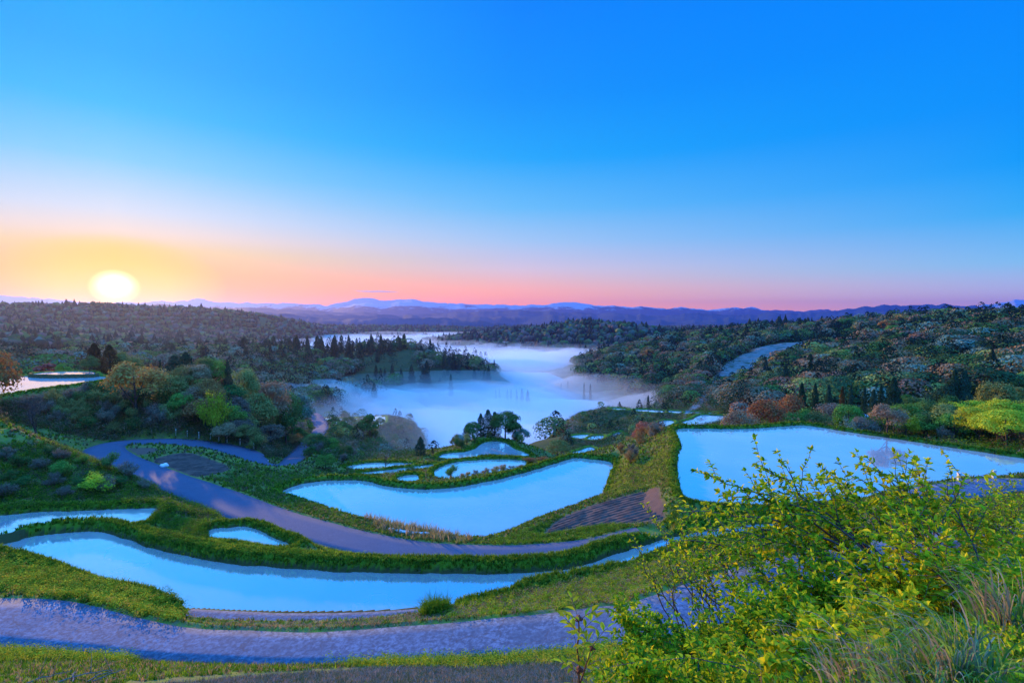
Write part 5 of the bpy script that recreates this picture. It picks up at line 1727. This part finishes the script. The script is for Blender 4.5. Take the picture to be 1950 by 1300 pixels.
def leafy_stem(sm, lv, path, rad, r, leaf, step, twig=.35, pal=FRESH, start=.15, droop=.1, ntw=9, dens=1.0):
    v, f = tube(path, np.linspace(rad, rad * .3, len(path)), 4)
    sm.add(v, f)
    L_ = np.linalg.norm(np.diff(path, axis=0), axis=1).sum()
    lines = [(path, start)]
    for k in range(ntw):
        t_ = start + (1 - start) * (k + r.uniform(.1, .9)) / ntw
        i = min(int(t_ * (len(path) - 1)), len(path) - 2)
        dirn = unit(path[i + 1] - path[i])
        sd = unit(np.cross(dirn, r.normal(0, 1, 3)))
        ln = twig * (1.15 - .6 * t_) * r.uniform(.5, 1.3)
        e = path[i] + unit(dirn * .8 + sd * .9 + [0, 0, .25]) * ln
        tw = stem_path(path[i], e, r, 5, .05, .03)
        v, f = tube(tw, np.linspace(rad * .4, rad * .15, len(tw)), 3)
        sm.add(v, f)
        lines.append((tw, .1))
    for ln_, st in lines:
        seg = np.linalg.norm(np.diff(ln_, axis=0), axis=1)
        tot = seg.sum()
        m = max(2, int(tot * (1 - st) / step * dens))
        tt = np.linspace(st, 1, m) * (len(ln_) - 1)
        i = np.clip(tt.astype(int), 0, len(ln_) - 2)
        q = ln_[i] + (ln_[i + 1] - ln_[i]) * (tt - i)[:, None]
        dd = unit(ln_[i + 1] - ln_[i])
        for sgn in (-1, 1):
            sd = unit(np.cross(dd, unit(r.normal(0, .5, (m, 3)) + [0, 0, 1])))
            ax = dd * r.uniform(.3, .9, (m, 1)) + sd * sgn + r.normal(0, .25, (m, 3)) - [0, 0, droop]
            nr = unit(r.normal(0, .35, (m, 3)) + [0, 0, 1])
            lv.append((q, ax, nr, leaf * r.uniform(.55, 1.25, m)))
        # a tuft at the tip
        k = 4
        ax = dd[-1] + r.normal(0, .5, (k, 3))
        lv.append((np.repeat(ln_[-1:], k, 0), ax, unit(r.normal(0, .5, (k, 3)) + [0, 0, 1]), leaf * r.uniform(.6, 1.1, k)))


def finish_shrub(name, label, cat, base, sm, lv, pal, group=None, ratio=.5, stem_mat=None):
    e = bpy.data.objects.new(name, None)
    C.collection.objects.link(e)
    e.location = base
    e.empty_display_size = .2
    tag(e, label, cat, group)
    b = np.asarray(base, float)
    mb = MB()
    pos = np.concatenate([a[0] for a in lv]) - b
    ax = np.concatenate([a[1] for a in lv])
    nr = np.concatenate([a[2] for a in lv])
    ln = np.concatenate([a[3] for a in lv])
    v, Q, T = near_leaves(pos, ax, nr, ln, ln * ratio)
    me = mesh_np('leaves', v, [Q, T], [m_leaf], False, {'tint': ('POINT', tint_of(pal, len(pos), 8, re_))})
    link('leaves', me, e)
    sm.v = [a - b for a in sm.v]
    link('stems', sm.mesh('stems', [stem_mat or m_stem_dark], True), e)
    return e


def ground_pt(px, d):
    x = (px - 975) / FPX * d
    return np.array([x, d, float(gz(x, d)[0])])


def shrub(label, group, base, tips, leaf=.055, step=.045, rad=.012, twig=.35, pal=FRESH, ntw=9, start=.2, sag=.08, stem=None, dens=1.0, droop=.1, ratio=.5, name='leafy_shrub', cat='shrub', spread=.25):
    b = ground_pt(*base)
    if base[1] < 10:
        leaf, step, ntw, twig = leaf * 1.25, step * .8, int(ntw * 1.5), twig * 1.1
    sm, lv = MB(), []
    for px, py, d in tips:
        t_ = PY(px, py, d)
        bb = b + np.array([re_.normal(0, spread), re_.normal(0, spread), 0])
        bb[2] = float(gz(bb[0], bb[1])[0]) - .05
        leafy_stem(sm, lv, stem_path(bb, t_, re_, sag=sag), rad, re_, leaf, step, twig, pal, start, droop, ntw, dens)
    return finish_shrub(name, label, cat, b, sm, lv, pal, group, ratio, stem)


GF = 'leafy shrubs on the slope in front'
shrub('big arching shrub whose shoots lean left over the right paddy', GF, (1770, 5.2),
      [(1350, 905, 6.6), (1385, 945, 6.4), (1440, 888, 6.6), (1425, 935, 6.2), (1300, 975, 6.2), (1495, 930, 6.6), (1540, 960, 6.4), (1470, 985, 6), (1400, 1000, 6), (1560, 905, 6.8), (1600, 950, 6.4),
       (1340, 1010, 5.8), (1500, 1030, 5.8), (1580, 1010, 5.8), (1280, 1030, 6.0), (1620, 1000, 6)],
      leaf=.062, step=.042, rad=.016, twig=.55, pal=DEEP[1:] + FRESH + FRESH[:2], ntw=7, start=.45, sag=.12, dens=.75)
shrub('tall shrub with tips reaching highest against the right paddy', GF, (1880, 4.6),
      [(1652, 872, 5.6), (1700, 905, 5.4), (1745, 880, 5.5), (1765, 925, 5.2), (1660, 930, 5.4), (1620, 905, 5.8), (1838, 905, 5.4), (1800, 935, 5.2), (1700, 960, 5.2), (1585, 935, 5.8), (1740, 990, 5), (1640, 1000, 5.2)],
      leaf=.055, step=.045, rad=.012, twig=.42, pal=FRESH, ntw=6, start=.5, sag=.08, dens=.75)
shrub('upright shrub of reddish shoots with bright yellow-green leaves', GF, (1850, 3.9),
      [(1690, 1005, 4.4), (1735, 1020, 4.3), (1770, 1000, 4.4), (1700, 1070, 4.1), (1650, 1060, 4.3), (1790, 1070, 4.0), (1620, 1110, 4.2), (1740, 1110, 4.0)],
      leaf=.058, step=.05, rad=.011, twig=.3, pal=FRESH, ntw=8, start=.25, sag=.03, stem=m_stem_red)
shrub('thin twiggy shrub leaning left over the end of the front paddy', GF, (1345, 7.5),
      [(1232, 960, 8.4), (1205, 1020, 8.2), (1262, 1000, 8.2), (1290, 965, 8.4), (1225, 1075, 7.8), (1300, 1020, 8), (1250, 1050, 8), (1325, 985, 8.2)],
      leaf=.05, step=.09, rad=.013, twig=.4, pal=FRESH + DEEP[:1], ntw=7, start=.45, sag=.03)
shrub('dark stemmed shrub fanning out before the farm road', GF, (1450, 6.6),
      [(1305, 1000, 7.4), (1340, 970, 7.6), (1280, 1060, 7.2), (1330, 1045, 7.2), (1370, 1030, 7.2), (1400, 990, 7.4), (1310, 1100, 6.9), (1420, 1050, 7)],
      leaf=.05, step=.07, rad=.013, twig=.38, pal=FRESH + DEEP[:2], ntw=8, start=.4, sag=.02)
shrub('dense mid green shrub filling the middle of the slope', GF, (1600, 4.9),
      [(1480, 1060, 5.4), (1530, 1050, 5.4), (1580, 1070, 5.2), (1440, 1100, 5.3), (1500, 1110, 5.1), (1560, 1120, 5), (1620, 1060, 5.2), (1400, 1130, 5.2), (1640, 1120, 4.9), (1470, 1150, 4.9)],
      leaf=.055, step=.04, rad=.010, twig=.4, pal=DEEP + FRESH + FRESH, ntw=8, start=.25, sag=.1)
low_tips = lambda x0, x1, y0, y1, d0, d1, n: [(re_.uniform(x0, x1), re_.uniform(y0, y1), re_.uniform(d0, d1)) for _ in range(n)]
shrub('low dense bush of small green leaves beside the elder shoot', GF, (1300, 4.9), low_tips(1170, 1440, 1150, 1250, 4.9, 5.6, 26), leaf=.045, step=.035, rad=.006, twig=.25, pal=DEEP + FRESH[:4], ntw=8, start=.1, sag=.1)
shrub('low leafy patch at the foot of the picture in the middle', GF, (1290, 3.9), low_tips(1130, 1440, 1225, 1300, 3.9, 4.3, 22), leaf=.045, step=.035, rad=.005, twig=.2, pal=FRESH + DEEP[1:], ntw=7, start=.1, sag=.1)
shrub('low leafy bush in front of the dark stemmed shrub', GF, (1460, 4.4), low_tips(1370, 1560, 1120, 1200, 4.6, 5.2, 20), leaf=.05, step=.038, rad=.006, twig=.26, pal=DEEP + FRESH[:3], ntw=8, start=.1, sag=.1)
shrub('broad leaved yellow-green seedlings on the dry ground', GF, (1580, 3.3), low_tips(1450, 1700, 1195, 1290, 3.3, 3.8, 16), leaf=.055, step=.05, rad=.004, twig=.16, pal=FRESH, ntw=5, start=.15, sag=.1, ratio=.8)
shrub('yellow-green bush above the tussock at the right edge', GF, (1930, 4.6), low_tips(1820, 2000, 1010, 1100, 4.8, 5.6, 16), leaf=.05, step=.045, rad=.006, twig=.28, pal=FRESH, ntw=8, start=.15, sag=.1)
shrub('spreading bush beside the upper road at the right edge', GF, (1900, 23), [(re_.uniform(1780, 1990), re_.uniform(915, 1010), re_.uniform(22, 25)) for _ in range(34)], leaf=.15, step=.12, rad=.03, twig=1.1, pal=FRESH + DEEP[3:], ntw=11, start=.25, sag=.06, spread=1.2)
shrub('loose brush between the farm road and the right paddy', GF, (1500, 24), [(re_.uniform(1380, 1760), re_.uniform(985, 1050), re_.uniform(24, 28)) for _ in range(30)], leaf=.13, step=.14, rad=.025, twig=.9, pal=FRESH[2:4] + DEEP, ntw=9, start=.2, sag=.08, spread=2.6)

shrub('leafy bush below the big arching shrub', GF, (1680, 4.6), low_tips(1540, 1800, 1090, 1200, 4.4, 5.2, 20), leaf=.052, step=.038, rad=.006, twig=.28, pal=FRESH + DEEP, ntw=8, start=.1, sag=.1)
shrub('bright leafy bush left of the corner tussock', GF, (1640, 3.6), low_tips(1530, 1800, 1150, 1240, 3.6, 4.2, 20), leaf=.05, step=.04, rad=.006, twig=.24, pal=FRESH, ntw=8, start=.1, sag=.1)
shrub('bright leafy bush filling the right edge below the big shrubs', GF, (1880, 3.9), low_tips(1780, 1990, 1090, 1190, 3.9, 4.6, 20), leaf=.05, step=.04, rad=.006, twig=.26, pal=FRESH + DEEP[3:], ntw=8, start=.1, sag=.1)
# elder shoot with its divided leaves
b = ground_pt(1105, 4.2)
sm, lv = MB(), []
top = PY(1102, 1182, 4.0)
main = stem_path(b, top, re_, 11, .0, .012)
v, f = tube(main, np.linspace(.012, .006, len(main)), 6)
sm.add(v, f)
side_t = PY(1128, 1232, 4.0)
br = stem_path(main[len(main) // 2], side_t, re_, 7, .06, .02)
v, f = tube(br, np.linspace(.007, .004, len(br)), 5)
sm.add(v, f)
for pth, ts in ((main, (.38, .5, .62, .74, .84, .92, 1.0)), (br, (.6, 1.0))):
    for t_ in ts:
        i = int(t_ * (len(pth) - 1))
        a0 = re_.uniform(0, 6.28)
        for k in range(3 if t_ > .9 else 2):
            a = a0 + k * (2.1 if t_ > .9 else math.pi)
            d_ = unit(np.array([math.cos(a), math.sin(a), .75]))
            ln = .20 * re_.uniform(.8, 1.15)
            pet = stem_path(pth[i], pth[i] + d_ * ln, re_, 5, .08, .01)
            v, f = tube(pet, np.linspace(.0035, .0018, len(pet)), 4)
            sm.add(v, f)
            for s in (.45, .75, 1.0):
                j = int(s * (len(pet) - 1))
                dd = unit(pet[j] - pet[max(j - 1, 0)])
                sd = unit(np.cross(dd, [0, 0, 1.]))
                for ax in ([dd] if s == 1.0 else [dd * .7 + sd, dd * .7 - sd]):
                    lv.append((pet[j][None], ax[None], unit(np.array([[0, 0, 1.]]) + re_.normal(0, .2, (1, 3))), np.array([.095 * re_.uniform(.8, 1.2)])))
elder = finish_shrub('elder_shoot', 'single elder shoot with bright divided leaves standing alone before the farm road', 'plant', b, sm, lv, [(.50, .56, .03), (.38, .50, .03), (.56, .55, .05)], None, .36, m_stem_red)
m_bud = simple_mat('dark_flower_bud', (.12, .03, .04, 1), (.20, .08, .05, 1), 40, .8, .003)
for pp in (main[-1] + np.array([.0, 0, .02]), br[-1], main[int(len(main) * .62)]):
    bm = bmesh.new()
    bmesh.ops.create_icosphere(bm, subdivisions=2, radius=.028)
    for vv in bm.verts:
        vv.co *= 1 + .35 * math.sin(vv.co.x * 300 + vv.co.z * 260)
        vv.co.z *= .8
    me = bpy.data.meshes.new('flower_bud')
    bm.to_mesh(me)
    bm.free()
    me.materials.append(m_bud)
    o = link('flower_bud', me, elder)
    o.location = pp - b

# tussocks of long grass, green and straw coloured, at the lower right corner
def tussock(label, px, d, n, h, pal, r, wd=.011, lean=(-.3, 0)):
    b = ground_pt(px, d)
    k = 7
    a = r.uniform(0, 2 * math.pi, n)
    rr0 = r.uniform(0, .22, n)
    base = np.stack([np.cos(a) * rr0, np.sin(a) * rr0, np.full(n, -.05)], 1)
    H = h * r.uniform(.45, 1.15, n)
    out_ = np.stack([np.cos(a), np.sin(a)], 1) * r.uniform(.1, .75, (n, 1)) + np.array(lean) + r.normal(0, .25, (n, 2))
    s = np.linspace(0, 1, k)
    bend = r.uniform(.3, 1.2, n)
    px_ = base[:, None, :2] + out_[:, None] * (H[:, None] * (s[None] ** 1.7) * (.5 + bend[:, None] * .6))[..., None]
    z_ = base[:, 2:3] + H[:, None] * (np.sin(s[None] * math.pi * .5 * (1 + .35 * bend[:, None])) * (1 - .12 * bend[:, None]))
    ctr = np.concatenate([px_, z_[..., None]], -1)
    sd = np.stack([-np.sin(a + 1.2), np.cos(a + 1.2), np.zeros(n)], 1)
    w = wd * r.uniform(.6, 1.3, (n, 1)) * (1 - s[None] ** 2.2) + .0008
    V = np.stack([ctr - sd[:, None] * w[..., None] * .5, ctr + sd[:, None] * w[..., None] * .5], 2)
    idx = np.arange(n * k * 2).reshape(n, k, 2)
    F = np.stack([idx[:, :-1, 0], idx[:, :-1, 1], idx[:, 1:, 1], idx[:, 1:, 0]], -1).reshape(-1, 4)
    me = mesh_np('grass_tussock', V.reshape(-1, 3), F, [m_blade], True, {'tint': ('POINT', tint_of(pal, n, k * 2, r, .75, 1.2))})
    o = link('grass_tussock', me)
    o.location = b
    return tag(o, label, 'grass tussock', 'grass tussocks at the lower right')


STRAW = [(.42, .34, .22), (.34, .28, .18), (.52, .44, .30), (.28, .22, .15)]
LUSH = [(.16, .34, .06), (.24, .42, .08), (.12, .28, .14), (.34, .46, .06)]
tussock('large tussock of green and straw blades in the lower right corner', 1850, 2.7, 300, .40, STRAW + LUSH + LUSH, re_)
tussock('straw coloured tussock left of the large corner tussock', 1740, 2.8, 200, .34, STRAW + LUSH, re_)
tussock('tussock of drooping straw blades at the right edge', 1950, 3.3, 200, .42, STRAW + LUSH, re_)
tussock('higher tussock of pale blades against the right edge', 1960, 4.4, 180, .5, STRAW + LUSH, re_)
tussock('green tussock at the bottom edge below the large corner tussock', 1800, 2.5, 200, .3, LUSH + STRAW[:2], re_)
tussock('thin straw tussock beside the yellow-green seedlings', 1650, 3.0, 120, .3, STRAW + LUSH[:1], re_)
tussock('pale dry tussock between the two leafy bushes', 1560, 4.0, 80, .3, STRAW, re_)
# low growth over the rest of the slope
m = FRONT & (GR > 1.6) & (GR < 19) & (GPX > 1120) & (GM['flat'] < .5) & (GPY < 1480)
blades('grass', sample(m, 9000, SCR ** .8 * _dA ** .2, r=rg), .17, .007, 9, LUSH + STRAW[:2] + GREEN, rg, .08, .8)
m = m & (GR < 15)
pts = sample(m, 2600, SCR ** .85 * _dA ** .15, r=rg)
n = len(pts)
K_ = 22
d_ = unit(rg.normal(0, 1, (n, K_, 3)))
d_[..., 2] = np.abs(d_[..., 2]) * .8
pos = (pts[:, None] + d_ * np.array([.16, .16, .14]) * rg.uniform(.4, 1.1, (n, K_, 1))).reshape(-1, 3)
ax = d_.reshape(-1, 3) + rg.normal(0, .5, (n * K_, 3))
v, Q, T = near_leaves(pos, ax, unit(rg.normal(0, .4, (n * K_, 3)) + [0, 0, 1]), .042 * rg.uniform(.6, 1.3, n * K_), .024 * rg.uniform(.7, 1.2, n * K_))
me = mesh_np('ground_cover_leaves', v, [Q, T], [m_leaf], False, {'tint': ('POINT', np.repeat(tint_of(FRESH + DEEP, n, 1, rg), K_ * 8, 0))})
tag(link('ground_cover_leaves', me), kind='stuff')
# fallen dead stalks on the dark bank at the lower left
for k, (x0, x1, y0, y1) in enumerate([(80, 190, 1300, 1262), (140, 195, 1300, 1268), (110, 118, 1268, 1290), (150, 215, 1288, 1282), (20, 110, 1262, 1280), (745, 760, 1240, 1290)]):
    d0 = 13.2
    a = ground_pt(x0, d0)
    b_ = ground_pt(x1, d0 + .9)
    pth = stem_path(a + [0, 0, .08], b_ + [0, 0, .22], re_, 7, .05, .03)
    v, f = tube(pth, np.linspace(.022, .008, len(pth)), 4)
    mb = MB()
    mb.add(v, f)
    for q in (3, 7, 10):
        e_ = stem_path(pth[q], pth[q] + re_.normal(0, .25, 3) + [0, 0, .1], re_, 4, .03, .03)
        v, f = tube(e_, np.linspace(.01, .004, len(e_)), 3)
        mb.add(v, f)
    tag(link('dead_stalk', mb.mesh('dead_stalk', [m_bark_pale], True)), ['longest pale dead stalk on the dry bank at the lower left', 'pale dead stalk beside the longest one on the dry bank', 'short steep dead stalk on the dry bank at the lower left', 'level pale dead stalk right of the longest one on the dry bank', 'leftmost thin dead stalk on the dry bank', 'lone dead stalk at the middle of the bottom edge'][k], 'stalk', 'dead stalks on the dry grass bank')

# ------------------------------------------------------------------ small things made by people
m_white = simple_mat('white_paint', (.72, .74, .76, 1), (.82, .83, .84, 1), 6, .5, .002, .4)
m_refl = simple_mat('orange_reflector', (.7, .25, .05, 1), (.8, .35, .08, 1), 20, .3, .001, .5)
m_grey = simple_mat('grey_metal', (.30, .31, .33, 1), (.42, .43, .45, 1), 6, .5, .002, .5)
GP = [(329, 838), (351, 840), (373, 843), (395, 846), (411, 850), (427, 855), (452, 864), (478, 874), (505, 884)]
NTH = ['first', 'second', 'third', 'fourth', 'fifth', 'sixth', 'seventh', 'eighth', 'last']
proto = None
rl = roads['asph']
for k, (px, py) in enumerate(GP):
    # stand each post on the outer verge of the road bend
    dirx = (px - 975) / FPX
    cand = [(abs(q[0] / q[1] - dirx), j) for j, q in enumerate(rl) if q[1] > 70]
    j = min(cand)[1]
    d = rl[j][1] + 2.7
    x = dirx * d
    z = float(gz(x, d)[0])
    if proto is None:
        e = bpy.data.objects.new('guide_post', None)
        C.collection.objects.link(e)
        mb = MB()
        v, f = tube([(0, 0, -.2), (0, 0, .55), (0, 0, .98)], [.075, .075, .07], 8)
        mb.add(v, f)
        link('post', mb.mesh('post', [m_white], True), e)
        mb = MB()
        v, f = tube([(0, 0, .98), (0, 0, 1.04), (0, 0, 1.06)], [.085, .085, .01], 8)
        mb.add(v, f)
        link('cap', mb.mesh('cap', [m_white], True), e)
        mb = MB()
        v, f = tube([(0, 0, .72), (0, 0, .86)], [.082, .082], 8)
        mb.add(v, f)
        link('reflector', mb.mesh('reflector', [m_refl], True), e)
        proto = e
    else:
        e = proto.copy()
        C.collection.objects.link(e)
        for ch in proto.children:
            c_ = ch.copy()
            C.collection.objects.link(c_)
            c_.parent = e
    e.location = (x, d, z)
    tag(e, NTH[k] + ' white guide post along the outside of the road bend, counted from the hairpin', 'post', 'white guide posts along the road bend')

# white sack at the edge of the island field
p = P(313, 887, -18.5)
bm = bmesh.new()
bmesh.ops.create_icosphere(bm, subdivisions=3, radius=.42)
for vv in bm.verts:
    c = vv.co
    c.x *= 1.25
    c.z = c.z * .8 if c.z > -.15 else -.12
    c += Vector((math.sin(c.y * 9) * .04, math.sin(c.x * 11) * .04, math.sin(c.x * 8 + c.y * 7) * .05))
me = bpy.data.meshes.new('sack')
bm.to_mesh(me)
bm.free()
me.materials.append(m_white)
o = tag(link('sack', me), 'small white sack lying beside the ploughed island field', 'sack')
o.location = (p[0], p[1], float(gz(p[0], p[1])[0]) + .12)

# long roll of pale plastic sheet on the verge of the middle paddy
a, b_ = P(742, 1018, -19.2), P(818, 1027, -19.2)
pth = np.array([a + (b_ - a) * s + np.array([0, -.35 * math.sin(s * 3.1), 0]) for s in np.linspace(0, 1, 15)])
pth[:, 2] = gz(pth[:, 0], pth[:, 1]) + .1
rad = .17 + .03 * np.sin(np.arange(15) * 2.1)
v, f = tube(pth, rad, 8)
mb = MB()
mb.add(v * [1, 1, 1], f)
tag(link('plastic_sheet', mb.mesh('plastic_sheet', [simple_mat('pale_plastic', (.55, .62, .68, 1), (.75, .8, .84, 1), 4, .35, .03, .5)], True)), 'long crumpled roll of pale plastic sheet beside the middle paddy', 'sheet')
# plank at the outlet of the middle paddy
p = P(958, 1018, -19.85)
mb = MB()
box(mb, (0, 0, 0), (2.3, .28, .1))
box(mb, (-.9, 0, -.25), (.1, .1, .5))
box(mb, (.9, 0, -.25), (.1, .1, .5))
o = tag(link('plank', mb.mesh('plank', [m_bark_pale])), 'grey wooden plank at the near corner of the middle paddy', 'plank')
o.location = p + np.array([0, 0, .12])
o.rotation_euler = (0, 0, R(33))
# white marker posts by the upper road
for px, d, lab in ((1838, 37.8, 'white marker post left of its twin beside the upper road'), (1905, 38.2, 'white marker post right of its twin beside the upper road')):
    q = ground_pt(px, d)
    mb = MB()
    box(mb, (0, 0, .3), (.22, .16, .6))
    box(mb, (0, 0, .63), (.26, .2, .06))
    o = tag(link('marker_post', mb.mesh('marker_post', [m_white])), lab, 'post', 'white marker posts beside the upper road')
    o.location = q

# lattice tower on the skyline at the right edge
q = PD(1944, 470, 0)
zb = float(gz(q[0], q[1])[0])
H = PY(1944, 598, 470)[2] - zb
e = bpy.data.objects.new('lattice_tower', None)
C.collection.objects.link(e)
e.location = (q[0], q[1], zb)
tag(e, 'red and white steel lattice tower on the skyline at the right edge', 'tower')
m_red = simple_mat('red_paint', (.5, .06, .05, 1), (.6, .09, .07, 1), 4, .5, .002, .4)
for sec in range(4):
    mb = MB()
    z0, z1 = H * sec / 4, H * (sec + 1) / 4
    w0, w1 = 1.7 * (1 - .72 * sec / 4), 1.7 * (1 - .72 * (sec + 1) / 4)
    cs = [(1, 1), (-1, 1), (-1, -1), (1, -1)]
    for i in range(4):
        c0, c1 = cs[i], cs[(i + 1) % 4]
        for (p0, p1) in (((c0[0] * w0, c0[1] * w0, z0), (c0[0] * w1, c0[1] * w1, z1)), ((c0[0] * w0, c0[1] * w0, z0), (c1[0] * w1, c1[1] * w1, z1)),
                         ((c1[0] * w0, c1[1] * w0, z0), (c0[0] * w1, c0[1] * w1, z1)), ((c0[0] * w1, c0[1] * w1, z1), (c1[0] * w1, c1[1] * w1, z1))):
            v, f = tube([p0, p1], [.12, .12], 4)
            mb.add(v, f)
    link('tower_section', mb.mesh('tower_section', [m_white if sec % 2 == 0 else m_red]), e)
mb = MB()
v, f = tube([(0, 0, H), (0, 0, H + 2.5)], [.12, .05], 5)
mb.add(v, f)
link('mast', mb.mesh('mast', [m_red]), e)

# houses and the little hut
m_wall = simple_mat('pale_house_wall', (.5, .48, .45, 1), (.6, .58, .55, 1), 1, .8, .01)
m_roof = simple_mat('grey_blue_roof', (.45, .5, .6, 1), (.6, .65, .72, 1), 1, .5, .02)
m_win = simple_mat('dark_window', (.03, .04, .06, 1), (.05, .06, .08, 1), 1, .15, .001, .5)


def house(px, d, w, dp, h, rz, label, group, lift=0.0):
    x = (px - 975) / FPX * d
    e = bpy.data.objects.new('house', None)
    C.collection.objects.link(e)
    e.location = (x, d, float(gz(x, d)[0]) - .3 + lift)
    e.rotation_euler = (0, 0, rz)
    tag(e, label, 'house', group)
    mb = MB()
    box(mb, (0, 0, h / 2), (w, dp, h))
    link('wall', mb.mesh('wall', [m_wall]), e)
    mb = MB()
    rh = dp * .34
    a_, b_ = w / 2 + .5, dp / 2 + .6
    v = np.array([(-a_, -b_, h), (a_, -b_, h), (a_, 0, h + rh), (-a_, 0, h + rh), (-a_, b_, h), (a_, b_, h)], float)
    v2 = v - [0, 0, .25]
    V = np.concatenate([v, v2])
    F = np.array([[0, 1, 2, 3], [3, 2, 5, 4], [7, 6, 9, 8], [8, 9, 10, 11], [0, 6, 7, 1], [5, 11, 10, 4]])
    mb.add(V, F)
    G = np.array([[0, 3, 4], [1, 5, 2]])
    mb.add(v + [0, 0, -.02], G)
    link('roof', mb.mesh('roof', [m_roof]), e)
    for i in (-.28, .05, .32):
        mb = MB()
        box(mb, (i * w, -dp / 2 - .03, h * .55), (w * .14, .08, h * .3))
        link('window', mb.mesh('window', [m_win]), e)
    mb = MB()
    box(mb, (-.42 * w + .6, -dp / 2 - .03, h * .38), (.9, .08, h * .7))
    link('door', mb.mesh('door', [m_win]), e)


GH = 'houses in the valley below the sun'
house(414, 930, 13, 8, 5.5, .3, 'pale house with a long roof, leftmost of the valley houses', GH, 2)
house(441, 960, 12, 8, 6, -.2, 'taller pale house in the middle of the valley houses', GH, 2)
house(449, 900, 9, 7, 4, .1, 'small pale house nearest of the valley houses', GH, 2)
house(1637, 128, 4.2, 3.4, 3.0, .2, 'little weathered hut among the cedars behind the right paddy', None)

# ------------------------------------------------------------------ thin cloud above the mountains
bm = bmesh.new()
bmesh.ops.create_uvsphere(bm, u_segments=40, v_segments=14, radius=1)
for vv in bm.verts:
    c = vv.co
    c.z += .25 * math.sin(c.x * 4.5) + .15 * math.sin(c.x * 11)
me = bpy.data.meshes.new('cloud')
bm.to_mesh(me)
bm.free()
me.materials.append(volume_mat('cloud', .006, (.75, .6, .7, 1), .3))
o = tag(link('cloud', me), kind='stuff')
c0 = PY(717, 555, 9800)
o.location = c0
o.scale = (430, 260, 14)
o.rotation_euler = (0, R(1.2), 0)
